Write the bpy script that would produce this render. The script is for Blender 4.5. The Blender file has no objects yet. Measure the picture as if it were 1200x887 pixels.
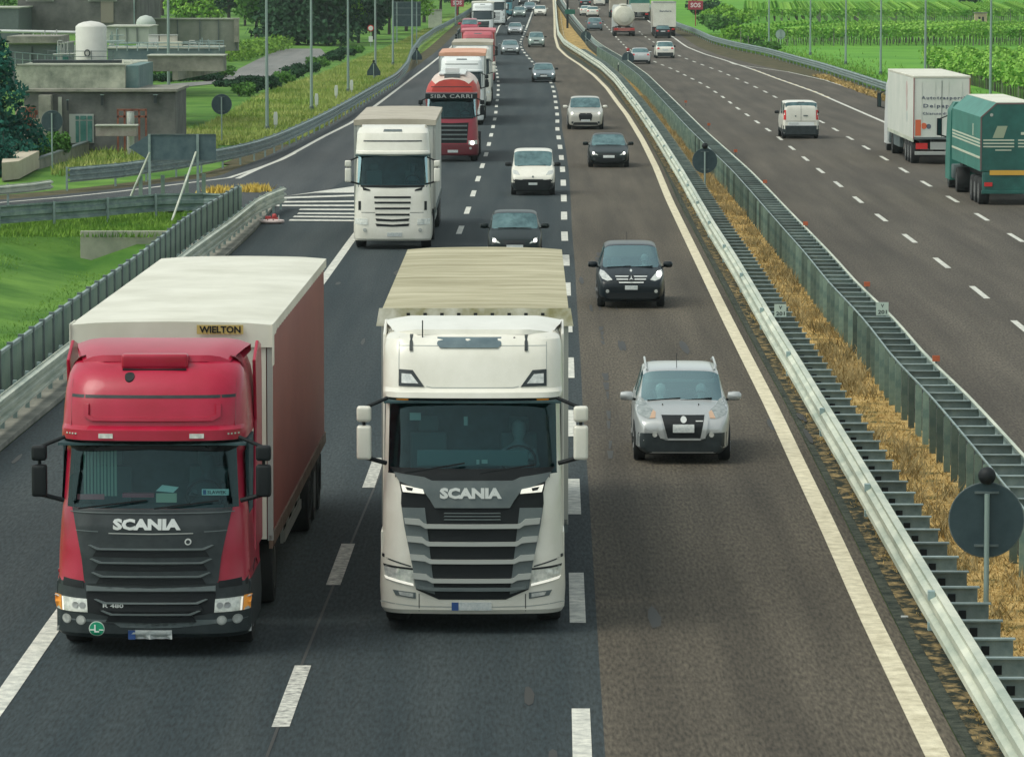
import bpy, bmesh, math, random
import numpy as np
from mathutils import Vector, Matrix
from mathutils.bvhtree import BVHTree
random.seed(7)
S = bpy.context.scene; C = S.collection; PI = math.pi
# ------------------------------------------------------------ camera, sky, sun, exposure
CAMH = 8.93; FPX = 5200.0; TH = math.atan(484.5/FPX)
cd = bpy.data.cameras.new('camera'); cd.lens = 156.0; cd.sensor_width = 36; cd.clip_end = 4000; cd.clip_start = 1
cam = bpy.data.objects.new('camera', cd); C.objects.link(cam); cam.location = (0,0,CAMH)
cam.rotation_euler = (PI/2-TH, 0, 0); S.camera = cam
W = bpy.data.worlds.new('World'); S.world = W; W.use_nodes = True
nt = W.node_tree; bg = nt.nodes['Background']
sky = nt.nodes.new('ShaderNodeTexSky'); sky.sky_type = 'NISHITA'; sky.sun_disc = False
sky.sun_elevation = math.radians(58); sky.sun_rotation = math.radians(250); sky.dust_density = 2.5; sky.altitude = 50
hs_ = nt.nodes.new('ShaderNodeHueSaturation'); hs_.inputs['Saturation'].default_value = .38; nt.links.new(sky.outputs[0], hs_.inputs['Color']); tn_ = nt.nodes.new('ShaderNodeVectorMath'); tn_.operation = 'MULTIPLY'; tn_.inputs[1].default_value = (.97,1.01,.90); nt.links.new(hs_.outputs[0], tn_.inputs[0]); nt.links.new(tn_.outputs[0], bg.inputs[0]); bg.inputs[1].default_value = 0.145
sd = bpy.data.lights.new('sun', 'SUN'); sd.energy = .85; sd.angle = math.radians(32); sd.color = (1,.95,.86)
sun = bpy.data.objects.new('sun', sd); C.objects.link(sun)
_az = math.radians(250); _el = math.radians(58)
_d = Vector((math.sin(_az)*math.cos(_el), math.cos(_az)*math.cos(_el), math.sin(_el)))
sun.rotation_euler = _d.to_track_quat('Z', 'Y').to_euler()
S.view_settings.view_transform = 'Standard'; S.view_settings.look = 'None'; S.view_settings.gamma = 1
S.view_settings.exposure = 0.55
S.cycles.max_bounces = 6; S.cycles.transparent_max_bounces = 12

# ------------------------------------------------------------ ground shape and picture-to-ground
def zt(y):
    if y < 380: return 0.0
    if y < 750: return 3e-5*(y-380)**2
    return 3e-5*370**2 + .0222*(y-750)
def G(px, py, h=0.0):
    v = py-443.5; dx = px-600; dy = FPX*math.cos(TH)-v*math.sin(TH); dz = -FPX*math.sin(TH)-v*math.cos(TH)
    a, b = 0.0, 1000.0/dy
    for _ in range(50):
        m = (a+b)/2
        if CAMH+m*dz-zt(m*dy)-h > 0: a = m
        else: b = m
    return Vector((a*dx, a*dy, CAMH+a*dz))
def at(px, py, Y):      # point on the vertical plane at distance Y
    v = py-443.5; dy = FPX*math.cos(TH)-v*math.sin(TH); t = Y/dy
    return Vector((t*(px-600), Y, CAMH+t*(-FPX*math.sin(TH)-v*math.cos(TH))))
def curve(pts, ext=None, h=0.0, win=7):
    P = sorted([(G(x, y, h)[1], G(x, y, h)[0]) for x, y in pts])
    Y = np.array([p[0] for p in P]); X = np.array([p[1] for p in P])
    s0 = (X[2]-X[0])/(Y[2]-Y[0]); s1 = (X[-1]-X[-3])/(Y[-1]-Y[-3])
    if ext is not None: s0 = ext
    yy = np.arange(10, 900, 2.0); xx = np.interp(yy, Y, X)
    xx = np.where(yy < Y[0], X[0]+(yy-Y[0])*s0, xx); xx = np.where(yy > Y[-1], X[-1]+(yy-Y[-1])*s1, xx)
    k = np.hanning(win+2)[1:-1]; k /= k.sum(); xp = np.pad(xx, win//2, mode='edge')
    xs = np.convolve(xp, k, 'valid'); xs[:win] = xx[:win]; xs[-win:] = xx[-win:]
    return lambda y: float(np.interp(y, yy, xs))

# ------------------------------------------------------------ materials
MATS = {}
def mat(name, col, rough=.6, metal=0.0, var=0.0, vs=3.0, col2=None, coat=0.0, bump=0.0, bs=30.0, spec=.5, stretch=None, emit=None, detail=4):
    if name in MATS: return MATS[name]
    m = bpy.data.materials.new(name); m.use_nodes = True; n = m.node_tree.nodes; l = m.node_tree.links
    b = n['Principled BSDF']; b.inputs['Base Color'].default_value = (*col,1); b.inputs['Roughness'].default_value = rough
    b.inputs['Metallic'].default_value = metal; b.inputs['Specular IOR Level'].default_value = spec
    if coat: b.inputs['Coat Weight'].default_value = coat; b.inputs['Coat Roughness'].default_value = .08
    if emit: b.inputs['Emission Color'].default_value = (*emit[:3],1); b.inputs['Emission Strength'].default_value = emit[3]
    if var or col2 or bump:
        tc = n.new('ShaderNodeTexCoord'); mp = n.new('ShaderNodeMapping'); l.new(tc.outputs['Object'], mp.inputs[0])
        if stretch: mp.inputs['Scale'].default_value = stretch
    if var or col2:
        nz = n.new('ShaderNodeTexNoise'); nz.inputs['Scale'].default_value = vs; nz.inputs['Detail'].default_value = detail; nz.inputs['Roughness'].default_value = .65
        l.new(mp.outputs[0], nz.inputs[0]); r = n.new('ShaderNodeValToRGB')
        c2 = col2 or tuple(min(1, c*(1+var)) for c in col); c1 = col if col2 else tuple(c*(1-var) for c in col)
        r.color_ramp.elements[0].position = .34; r.color_ramp.elements[1].position = .66
        r.color_ramp.elements[0].color = (*c1,1); r.color_ramp.elements[1].color = (*c2,1)
        l.new(nz.outputs[0], r.inputs[0]); l.new(r.outputs[0], b.inputs['Base Color'])
    if bump:
        n2 = n.new('ShaderNodeTexNoise'); n2.inputs['Scale'].default_value = bs; n2.inputs['Detail'].default_value = 5
        l.new(mp.outputs[0], n2.inputs[0]); bp = n.new('ShaderNodeBump'); bp.inputs['Strength'].default_value = bump; bp.inputs['Distance'].default_value = .05
        l.new(n2.outputs[0], bp.inputs['Height']); l.new(bp.outputs[0], b.inputs['Normal'])
    MATS[name] = m; return m
def glass(name, tint, refl=.22):
    if name in MATS: return MATS[name]
    m = bpy.data.materials.new(name); m.use_nodes = True; n = m.node_tree.nodes; l = m.node_tree.links; n.clear()
    o = n.new('ShaderNodeOutputMaterial'); t = n.new('ShaderNodeBsdfTransparent'); t.inputs[0].default_value = (*tint,1)
    g = n.new('ShaderNodeBsdfGlossy'); g.inputs['Roughness'].default_value = .04; g.inputs[0].default_value = (.60,.86,.90,1)
    lw = n.new('ShaderNodeLayerWeight'); lw.inputs[0].default_value = .35; ml = n.new('ShaderNodeMath'); ml.operation = 'MULTIPLY_ADD'
    ml.inputs[1].default_value = .45; ml.inputs[2].default_value = refl*.5
    mx = n.new('ShaderNodeMixShader'); l.new(lw.outputs['Fresnel'], ml.inputs[0]); l.new(ml.outputs[0], mx.inputs[0])
    l.new(t.outputs[0], mx.inputs[1]); l.new(g.outputs[0], mx.inputs[2]); l.new(mx.outputs[0], o.inputs[0])
    MATS[name] = m; return m
def asphalt(name, c1, c2, fine=.35):
    m = bpy.data.materials.new(name); m.use_nodes = True; n = m.node_tree.nodes; l = m.node_tree.links; b = n['Principled BSDF']
    b.inputs['Roughness'].default_value = .88; b.inputs['Specular IOR Level'].default_value = .3
    tc = n.new('ShaderNodeTexCoord')
    def noise(sc, scale3, det=4):
        mp = n.new('ShaderNodeMapping'); mp.inputs['Scale'].default_value = scale3; l.new(tc.outputs['Object'], mp.inputs[0])
        z = n.new('ShaderNodeTexNoise'); z.inputs['Scale'].default_value = sc; z.inputs['Detail'].default_value = det; l.new(mp.outputs[0], z.inputs[0]); return z
    a = noise(1.3, (1,.035,1), 6); r = n.new('ShaderNodeValToRGB'); r.color_ramp.elements[0].position = .3; r.color_ramp.elements[1].position = .7
    r.color_ramp.elements[0].color = (*c1,1); r.color_ramp.elements[1].color = (*c2,1); l.new(a.outputs[0], r.inputs[0])
    f = noise(24, (1,.13,1), 8); mr = n.new('ShaderNodeMapRange'); mr.inputs[1].default_value = .3; mr.inputs[2].default_value = .7
    mr.inputs[3].default_value = 1-fine; mr.inputs[4].default_value = 1+fine; l.new(f.outputs[0], mr.inputs[0])
    p = noise(.25, (1,.25,1), 5); mr2 = n.new('ShaderNodeMapRange'); mr2.inputs[1].default_value = .3; mr2.inputs[2].default_value = .7
    mr2.inputs[3].default_value = .84; mr2.inputs[4].default_value = 1.16; l.new(p.outputs[0], mr2.inputs[0])
    mu = n.new('ShaderNodeMath'); mu.operation = 'MULTIPLY'; l.new(mr.outputs[0], mu.inputs[0]); l.new(mr2.outputs[0], mu.inputs[1])
    vm = n.new('ShaderNodeVectorMath'); vm.operation = 'SCALE'; l.new(r.outputs[0], vm.inputs[0]); l.new(mu.outputs[0], vm.inputs['Scale'])
    l.new(vm.outputs[0], b.inputs['Base Color'])
    bp = n.new('ShaderNodeBump'); bp.inputs['Strength'].default_value = .5; bp.inputs['Distance'].default_value = .02; l.new(f.outputs[0], bp.inputs['Height']); l.new(bp.outputs[0], b.inputs['Normal'])
    MATS[name] = m; return m
A_DARK = asphalt('asphalt_new', (.015,.026,.031), (.036,.047,.050), .5)
A_BROWN = asphalt('asphalt_worn', (.052,.044,.033), (.098,.083,.062), .55)
A_RIGHT = asphalt('asphalt_right', (.058,.050,.040), (.098,.085,.067), .5)
A_EXIT = asphalt('asphalt_exit', (.034,.042,.047), (.060,.067,.069), .45)
A_LOCAL = asphalt('asphalt_local', (.16,.165,.16), (.2,.2,.19), .15)
M_PAINT = mat('road_paint', (.36,.37,.34), .75, col2=(.74,.73,.65), vs=5, bump=.3, bs=40, detail=12)
M_PAINTY = mat('road_paint_warm', (.46,.41,.28), .75, col2=(.76,.70,.53), vs=4, bump=.3, bs=40, detail=12)
M_PAINTW = mat('road_paint_worn', (.16,.165,.155), .8, col2=(.68,.67,.60), vs=9, detail=12)
M_GRASS = mat('grass_ground', (.045,.13,.022), .95, col2=(.14,.27,.05), vs=.25, bump=.6, bs=3, detail=8, spec=.1)
M_FIELD = mat('field', (.08,.24,.03), .95, col2=(.15,.34,.05), vs=.1, bump=.4, bs=2, detail=8, spec=.1)
M_BANK = mat('bank_ground', (.08,.18,.025), .95, col2=(.24,.33,.08), vs=.2, bump=.6, bs=3, detail=8, spec=.1)
M_SOIL = mat('dry_soil', (.24,.145,.045), .95, col2=(.56,.40,.17), vs=1.6, bump=.8, bs=8, detail=8, spec=.1)
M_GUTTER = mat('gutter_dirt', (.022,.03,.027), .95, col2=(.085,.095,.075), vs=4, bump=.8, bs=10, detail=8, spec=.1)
M_VERGE = mat('verge_dirt', (.05,.055,.03), .95, col2=(.13,.11,.065), vs=.9, bump=.7, bs=6, detail=8, spec=.1)
M_CONC = mat('concrete', (.13,.135,.115), .9, col2=(.33,.32,.27), vs=.8, bump=.3, bs=12, detail=8)
M_CONCD = mat('concrete_dark', (.065,.07,.068), .9, col2=(.175,.175,.165), vs=.55, bump=.3, bs=8, detail=12)
M_CONCL = mat('concrete_light', (.30,.32,.27), .9, col2=(.50,.52,.44), vs=.45, bump=.2, bs=8, detail=8)
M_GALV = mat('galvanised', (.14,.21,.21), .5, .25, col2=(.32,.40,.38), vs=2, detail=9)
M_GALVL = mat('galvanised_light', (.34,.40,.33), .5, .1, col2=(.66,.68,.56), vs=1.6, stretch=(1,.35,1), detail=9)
M_GALVD = mat('galvanised_dark', (.07,.10,.105), .6, .2, col2=(.13,.165,.165), vs=3)
M_GREENST = mat('green_steel', (.12,.19,.165), .6, .15, col2=(.25,.32,.25), vs=1.2, bump=.1)
M_SIGNBK = mat('sign_back', (.018,.042,.052), .6, .1, col2=(.035,.065,.075), vs=3)
M_BOARD = mat('board_back', (.05,.09,.11), .55, .2, col2=(.10,.15,.165), vs=2)
M_POLE = mat('pole_steel', (.25,.33,.31), .5, .3)
M_BLACK = mat('black_plastic', (.008,.011,.013), .6, spec=.3)
M_DARK = mat('dark_trim', (.010,.018,.021), .5, col2=(.026,.036,.039), vs=5, detail=9)
M_TYRE = mat('tyre', (.016,.018,.019), .85)
M_RIM = mat('rim', (.30,.31,.31), .4, .6)
M_RED = mat('red_paint', (.34,.006,.028), .33, coat=.25, col2=(.42,.012,.048), vs=1.6, detail=9, spec=.35)
M_RED2 = mat('red_paint_deep', (.28,.012,.03), .35, coat=.4)
M_ORRED = mat('tank_red', (.55,.06,.04), .45, col2=(.42,.05,.04), vs=1.5)
M_WHITE = mat('white_paint', (.66,.645,.56), .32, coat=.4, col2=(.79,.775,.70), vs=1.1, detail=10)
M_WHITE2 = mat('white_paint_cool', (.74,.77,.76), .35, coat=.3)
M_GREYL = mat('slat_grey', (.36,.38,.36), .4, .1)
M_GREYM = mat('panel_grey', (.09,.115,.12), .45, col2=(.12,.145,.145), vs=4)
M_LOGO = mat('logo_metal', (.62,.64,.62), .35, .3)
M_LAMP = mat('lamp_glass', (.45,.48,.46), .15, .3, col2=(.75,.76,.72), vs=14)
M_LAMPON = mat('lamp_lit', (.9,.88,.8), .3, emit=(1,.97,.88,1.6))
M_AMBER = mat('amber_lens', (.62,.27,.05), .3, emit=(1,.4,.05,.12))
M_LAMPDIM = mat('lamp_dim', (.75,.74,.66), .3, emit=(1,.97,.85,.35))
M_REDL = mat('red_lens', (.55,.03,.03), .25)
M_PLATE = mat('plate', (.45,.50,.50), .5, col2=(.66,.68,.66), vs=22)
M_BLUE = mat('plate_blue', (.03,.08,.25), .5)
M_GREEN = mat('sticker_green', (.01,.32,.17), .5)
M_TARP = mat('tarp_white', (.56,.55,.46), .55, col2=(.70,.69,.60), vs=.7, bump=.08, bs=3)
M_TARPD = mat('tarp_dirty', (.27,.24,.13), .6, col2=(.50,.46,.31), vs=1.3, bump=.08, bs=3, stretch=(.3,1.6,1))
M_TARPFR = mat('tarp_stained', (.28,.26,.12), .6, col2=(.66,.65,.55), vs=2.2)
M_TARPB = mat('tarp_beige', (.36,.32,.25), .6, col2=(.46,.42,.34), vs=.8)
M_CURT = mat('curtain_red', (.20,.035,.035), .55, col2=(.26,.06,.05), vs=.6, stretch=(1,.5,1))
M_RUST = mat('rail_rusty', (.10,.045,.025), .8, col2=(.16,.12,.09), vs=3)
M_TEAL = mat('teal_paint', (.022,.15,.12), .5, col2=(.045,.22,.175), vs=.9, detail=9)
M_TEALD = mat('teal_dark', (.008,.075,.062), .5, col2=(.022,.13,.11), vs=1.2, detail=9)
M_YEL = mat('yellow_board', (.62,.36,.05), .6)
G_TRUCK = glass('windscreen_clear', (.50,.80,.82), .05)
G_CAR = mat('car_glass', (.035,.085,.095), .07, col2=(.10,.19,.20), vs=2.2, spec=.8)
G_DARK = mat('dark_glass', (.010,.028,.032), .08, spec=.7)
M_SEAT = mat('seat_cloth', (.07,.12,.125), .9)
M_INT = mat('cabin_inside', (.015,.04,.045), .9, col2=(.05,.10,.11), vs=2.5)
M_LEAF = mat('leaves_mid', (.045,.14,.025), .8, col2=(.11,.25,.045), vs=.5, spec=.2)
M_LEAFL = mat('leaves_light', (.11,.28,.025), .8, col2=(.25,.46,.06), vs=.6, spec=.2)
M_LEAFD = mat('leaves_dark', (.012,.045,.022), .85, col2=(.03,.085,.035), vs=.5, spec=.2)
M_LEAFC = mat('leaves_conifer', (.010,.075,.058), .85, col2=(.025,.14,.10), vs=.8, spec=.2)
M_VINE = mat('vine_leaves', (.12,.32,.04), .8, col2=(.32,.54,.10), vs=.6, spec=.2)
M_BARK = mat('bark', (.05,.045,.035), .9)
M_BLADE = mat('grass_blades', (.07,.18,.025), .9, col2=(.22,.36,.06), vs=.4, spec=.1)
M_BLADEY = mat('meadow_blades', (.13,.24,.035), .9, col2=(.42,.44,.15), vs=.16, spec=.1)
M_STRAW = mat('straw', (.26,.16,.05), .95, col2=(.60,.43,.18), vs=2.2, spec=.1)

def add_haze():
    me = MB().box(-600,600,-80,1700,-6,75); o = me.build('haze', MATS.get('x') or bpy.data.materials.new('haze')); m = o.data.materials[0]; m.use_nodes = True; n = m.node_tree.nodes; n.clear()
    out = n.new('ShaderNodeOutputMaterial'); v = n.new('ShaderNodeVolumePrincipled'); v.inputs['Color'].default_value = (.78,.92,.92,1); v.inputs['Density'].default_value = HAZE; v.inputs['Anisotropy'].default_value = .1
    m.node_tree.links.new(v.outputs[0], out.inputs['Volume']); tag(o, 'thin summer haze over the motorway', 'haze', kind='stuff')
HAZE = .0001
def three(m, col3, pos=.5):
    r = [n for n in m.node_tree.nodes if n.type == 'VALTORGB'][0]; e = r.color_ramp.elements.new(pos); e.color = (*col3,1)
def random_tone(m, lo, hi):
    n = m.node_tree.nodes; l = m.node_tree.links; b = n['Principled BSDF']; src = b.inputs['Base Color'].links[0].from_socket; oi = n.new('ShaderNodeObjectInfo')
    mr = n.new('ShaderNodeMapRange'); mr.inputs[3].default_value = lo; mr.inputs[4].default_value = hi; l.new(oi.outputs['Random'], mr.inputs[0])
    vm = n.new('ShaderNodeVectorMath'); vm.operation = 'SCALE'; l.new(src, vm.inputs[0]); l.new(mr.outputs[0], vm.inputs['Scale']); l.new(vm.outputs[0], b.inputs['Base Color'])
M_PLATEP = mat('plate_post_steel', (.10,.17,.15), .6, .15, col2=(.24,.31,.24), vs=2.5, bump=.1); random_tone(M_PLATEP, .4, 1.35)
M_BARS = mat('cross_bar_steel', (.14,.20,.20), .5, .25, col2=(.30,.37,.36), vs=2.5, detail=9); random_tone(M_BARS, .7, 1.2)
three(M_SOIL, (.44,.30,.115)); r_ = [n for n in M_SOIL.node_tree.nodes if n.type == 'VALTORGB'][0]; r_.color_ramp.elements[0].color = (.10,.095,.04,1); r_.color_ramp.elements[0].position = .38
three(M_STRAW, (.47,.325,.125)); r_ = [n for n in M_STRAW.node_tree.nodes if n.type == 'VALTORGB'][0]; r_.color_ramp.elements[0].color = (.13,.12,.045,1); r_.color_ramp.elements[0].position = .36
# ------------------------------------------------------------ mesh building
class MB:
    def __init__(s): s.v = []; s.f = []
    def add(s, vs, fs):
        o = len(s.v); s.v += [tuple(v) for v in vs]; s.f += [tuple(i+o for i in f) for f in fs]; return s
    def box(s, x0,x1,y0,y1,z0,z1):
        return s.add([(x0,y0,z0),(x1,y0,z0),(x1,y1,z0),(x0,y1,z0),(x0,y0,z1),(x1,y0,z1),(x1,y1,z1),(x0,y1,z1)],
                     [(3,2,1,0),(4,5,6,7),(0,1,5,4),(1,2,6,5),(2,3,7,6),(3,0,4,7)])
    def bar(s, a, b, w, h, up=Vector((0,0,1))):      # rectangular bar between two points
        a = Vector(a); b = Vector(b); d = (b-a).normalized()
        if abs(d.dot(up)) > .98: up = Vector((0,1,0))
        r = d.cross(up).normalized(); u = r.cross(d).normalized(); vs = []
        for p in (a, b):
            for i, j in ((-1,-1),(1,-1),(1,1),(-1,1)): vs.append(p+r*(w/2*i)+u*(h/2*j))
        return s.add(vs, [(0,1,2,3),(7,6,5,4),(0,4,5,1),(1,5,6,2),(2,6,7,3),(3,7,4,0)])
    def tube(s, a, b, r, n=10, r2=None, cap=True):
        a = Vector(a); b = Vector(b); d = (b-a).normalized(); up = Vector((0,0,1)) if abs(d.z) < .9 else Vector((0,1,0))
        x = d.cross(up).normalized(); y = x.cross(d).normalized(); r2 = r if r2 is None else r2; vs = []
        for p, rr in ((a,r),(b,r2)):
            for i in range(n):
                t = 2*PI*i/n; vs.append(p+x*(rr*math.cos(t))+y*(rr*math.sin(t)))
        fs = [(i,(i+1)%n,n+(i+1)%n,n+i) for i in range(n)]
        if cap: fs += [tuple(range(n-1,-1,-1)), tuple(range(n,2*n))]
        return s.add(vs, fs)
    def lathe(s, prof, c, n=24, axis='z'):            # prof: (radius, along axis)
        vs = []; c = Vector(c)
        for r, h in prof:
            for i in range(n):
                t = 2*PI*i/n; p, q = r*math.cos(t), r*math.sin(t)
                vs.append(c+Vector({'z':(p,q,h),'x':(h,p,q),'y':(p,h,q)}[axis]))
        fs = []
        for k in range(len(prof)-1):
            for i in range(n): fs.append((k*n+i, k*n+(i+1)%n, (k+1)*n+(i+1)%n, (k+1)*n+i))
        fs += [tuple(range(n-1,-1,-1)), tuple(range((len(prof)-1)*n, len(prof)*n))]
        return s.add(vs, fs)
    def prism(s, poly, y0, y1, axis='y'):             # poly in (x,z) for axis y, (y,z) for axis x, (x,y) for axis z
        n = len(poly); m = {'y': lambda p,t:(p[0],t,p[1]), 'x': lambda p,t:(t,p[0],p[1]), 'z': lambda p,t:(p[0],p[1],t)}[axis]
        vs = [m(p,y0) for p in poly]+[m(p,y1) for p in poly]
        return s.add(vs, [tuple(range(n)), tuple(range(2*n-1,n-1,-1))]+[(i,i+n,(i+1)%n+n,(i+1)%n) for i in range(n)])
    def sweep(s, prof, path, closed=False):           # prof: (sideways, up); path: world points
        n = len(prof); P = [Vector(p) for p in path]; vs = []
        for i, p in enumerate(P):
            d = (P[min(i+1,len(P)-1)]-P[max(i-1,0)]); d.z = 0; d.normalize(); r = Vector((d.y,-d.x,0))
            for a, b in prof: vs.append(p+r*a+Vector((0,0,b)))
        fs = []; m = n if closed else n-1
        for i in range(len(P)-1):
            for j in range(m): fs.append((i*n+j, i*n+(j+1)%n, (i+1)*n+(j+1)%n, (i+1)*n+j))
        if closed: fs += [tuple(range(n)), tuple(range((len(P)-1)*n+n-1,(len(P)-1)*n-1,-1))]
        return s.add(vs, fs)
    def build(s, name, m, parent=None, world=False, smooth=None, bevel=0, segs=2):
        me = bpy.data.meshes.new(name); off = parent.location if (world and parent) else Vector((0,0,0))
        me.from_pydata([tuple(Vector(v)-off) for v in s.v], [], s.f); me.update()
        bm = bmesh.new(); bm.from_mesh(me)
        bmesh.ops.recalc_face_normals(bm, faces=bm.faces)
        if bevel: bmesh.ops.bevel(bm, geom=[e for e in bm.edges if e.calc_face_angle(0) > .5], offset=bevel, segments=segs, affect='EDGES', profile=.6, clamp_overlap=True)
        bm.to_mesh(me); bm.free()
        if smooth is not None:
            me.shade_smooth(); me.set_sharp_from_angle(angle=math.radians(smooth))
        me.materials.append(m)
        o = bpy.data.objects.new(name, me); C.objects.link(o)
        if parent: o.parent = parent
        return o
def tag(o, label=None, cat=None, group=None, kind=None):
    if label: o['label'] = label
    if cat: o['category'] = cat
    if group: o['group'] = group
    if kind: o['kind'] = kind
    return o
def thing(name, label, cat, loc=(0,0,0), rz=0, group=None):
    o = bpy.data.objects.new(name, None); C.objects.link(o); o.location = loc; o.rotation_euler = (0,0,rz); o.empty_display_size = .3
    return tag(o, label, cat, group)
def struct(mb, name, m, **k): return tag(mb.build(name, m, **k), kind='structure')
def dup(root, loc, rz=0, label=None, scale=None, name=None):
    r = root.copy(); C.objects.link(r); r.location = loc; r.rotation_euler = (0,0,rz)
    if name: r.name = name
    if label: r['label'] = label
    if scale: r.scale = scale
    for ch in list(root.children):
        c = ch.copy(); C.objects.link(c); c.parent = r
        for g in ch.children:
            d = g.copy(); C.objects.link(d); d.parent = c
    return r
def mirror(half): return list(half)+[(-x,z) for x,z in reversed(half) if abs(x) > 1e-6]
# shape laid onto a body surface: side F front, B back, T top, L/R sides
def decal(bvh, poly, name, m, parent, off=.006, thick=.02, side='F', maxlen=.1, holes=None):
    bm = bmesh.new(); bm.faces.new([bm.verts.new((p[0],p[1],0)) for p in poly])
    bmesh.ops.triangulate(bm, faces=bm.faces)
    for _ in range(4):
        es = [e for e in bm.edges if e.calc_length() > maxlen]
        if not es: break
        bmesh.ops.subdivide_edges(bm, edges=es, cuts=1); bmesh.ops.triangulate(bm, faces=[f for f in bm.faces if len(f.verts) > 3])
    vs, fs, bd = _flat(bm); bm.free()
    return _drape(bvh, vs, fs, bd, name, m, parent, off, thick, side)
def _flat(bm):
    bm.verts.index_update(); vs = [(v.co.x, v.co.y) for v in bm.verts]; fs = [tuple(v.index for v in f.verts) for f in bm.faces]
    bd = [(e.verts[0].index, e.verts[1].index) for e in bm.edges if len(e.link_faces) == 1]; return vs, fs, bd
def _drape(bvh, vs, fs, bd, name, m, parent, off, thick, side):
    out = []; last = None; n = len(vs)
    D = {'F':((0,1,0),lambda a,b:(a,-20,b)),'B':((0,-1,0),lambda a,b:(a,40,b)),'T':((0,0,-1),lambda a,b:(a,b,20)),
         'L':((1,0,0),lambda a,b:(-20,a,b)),'R':((-1,0,0),lambda a,b:(20,a,b))}[side]
    d = Vector(D[0]); hits = []
    for a, b in vs:
        h = bvh.ray_cast(Vector(D[1](a,b)), d)[0]; hits.append(h)
    good = [h for h in hits if h is not None]
    ref = good[0] if good else Vector((0,0,0))
    ax = {'F':1,'B':1,'T':2,'L':0,'R':0}[side]
    for (a, b), h in zip(vs, hits):
        if h is None:
            q = Vector(D[1](a,b)); nb = min(good, key=lambda g: (g-q).length_squared if side in 'T' else (g.x-q.x)**2+(g.z-q.z)**2+(0 if side in 'FB' else (g.y-q.y)**2)) if good else ref
            q[ax] = nb[ax]; h = q
        out.append(h-d*off)
    vv = out+[p+d*thick for p in out]
    F = list(fs)+[tuple(i+n for i in reversed(f)) for f in fs]+[(a,b,b+n,a+n) for a,b in bd]
    return MB().add(vv, F).build(name, m, parent, smooth=35)
def circle(cx, cz, r, n=20, rz=None): return [(cx+r*math.cos(2*PI*i/n), cz+(rz or r)*math.sin(2*PI*i/n)) for i in range(n)]
def text_flat(txt, width=None, height=None, bold=.0, spacing=1.0):
    cu = bpy.data.curves.new('t', 'FONT'); cu.body = txt; cu.align_x = 'CENTER'; cu.align_y = 'CENTER'; cu.offset = bold; cu.space_character = spacing; cu.resolution_u = 2
    o = bpy.data.objects.new('t', cu); C.objects.link(o); bpy.context.view_layer.update()
    me = bpy.data.meshes.new_from_object(o.evaluated_get(bpy.context.evaluated_depsgraph_get())); bpy.data.objects.remove(o); bpy.data.curves.remove(cu)
    V = np.array([v.co[:2] for v in me.vertices]); mn, mx = V.min(0), V.max(0); c = (mn+mx)/2; V = V-c
    sx = width/(mx-mn)[0] if width else None; sy = height/(mx-mn)[1] if height else None
    sx = sx or sy; sy = sy or sx; V = V*[sx, sy]
    fs = [tuple(p.vertices) for p in me.polygons]; bpy.data.meshes.remove(me); cnt = {}
    for f in fs:
        for a, b in zip(f, f[1:]+f[:1]): cnt[tuple(sorted((a,b)))] = cnt.get(tuple(sorted((a,b))), 0)+1
    return V, fs, [k for k, v in cnt.items() if v == 1]
def lettering(bvh, txt, cx, cz, m, parent, width=None, height=None, bold=.02, off=.008, thick=.012, side='F', name='lettering', spacing=1.0):
    V, fs, bd = text_flat(txt, width, height, bold, spacing)
    fl = -1 if side in ('B','L') else 1
    return _drape(bvh, [(cx+fl*a, cz+b) for a,b in V], fs, bd, name, m, parent, off, thick, side)

# ------------------------------------------------------------ the carriageways
def strip(fa, fb, y0, y1, dz, step=4.0, cols=1):
    mb = MB(); ys = list(np.arange(y0, y1, step))+[y1]; vs = []
    for y in ys:
        a, b = fa(y), fb(y)
        for k in range(cols+1): vs.append((a+(b-a)*k/cols, y, zt(y)+dz))
    n = cols+1; fs = [(i*n+k, i*n+k+1, (i+1)*n+k+1, (i+1)*n+k) for i in range(len(ys)-1) for k in range(cols)]
    return mb.add(vs, fs)
dashR = curve([(681,842),(676,698),(672,565),(668,488),(667,420),(665,372),(664,332),(663,299),(661.2,272),(661,248),(660.6,228),(660,211),(659,195),(657.5,182),(656,169.5),(654.3,159),(652.7,149),(653.3,140.3),(652.8,132.3),(651.8,124.7),(650.9,118),(650,112),(648.8,105.8),(647,100.5),(645,96),(634,84),(623,72),(620,68.7),(617.3,65.5),(615,62.8),(613.3,60.3),(611.7,57.8),(610.5,55),(610,52),(610.3,48),(611.7,45),(615,38),(618,30),(622.5,18),(627,6)])
dashL = curve([(343,812),(402,655),(533,286),(542,263),(550.5,240),(557,220),(562.5,202.5),(567.5,188),(571.5,175),(574.5,163),(577,152.8),(579,143),(580.8,135),(582,121),(583.5,114),(583.8,107.5),(584,102),(584,96.7),(583.3,92.5),(582.8,88.3),(580,75),(578,60),(579,45),(585,31),(600,18),(612,6)])
edgeR = curve([(1099,887),(1049,786),(1009.6,705),(990.5,661),(971,618),(933.5,540),(908,484),(875.3,420),(845.7,361),(816,300),(784,234),(768.5,196),(752.7,164.4),(734.7,135),(722.3,119),(711.5,104),(696.3,88.8),(679,75.8),(663.8,66),(654,56.3),(650.4,43.3),(649.8,21.7),(648.7,3)])
edgeL = curve([(0,826),(68,723),(376,332),(414,279),(447,237)])           # left line of lane one
exitL = curve([(305,197),(330,187.5),(360,171),(380,160),(412.5,144),(442.5,122.5),(480,94),(510,71),(528,56),(541,42),(553,30),(563,18),(573,6)])
asphL = curve([(29,505),(73,470),(275,294),(304,266),(316,250)])
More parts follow.
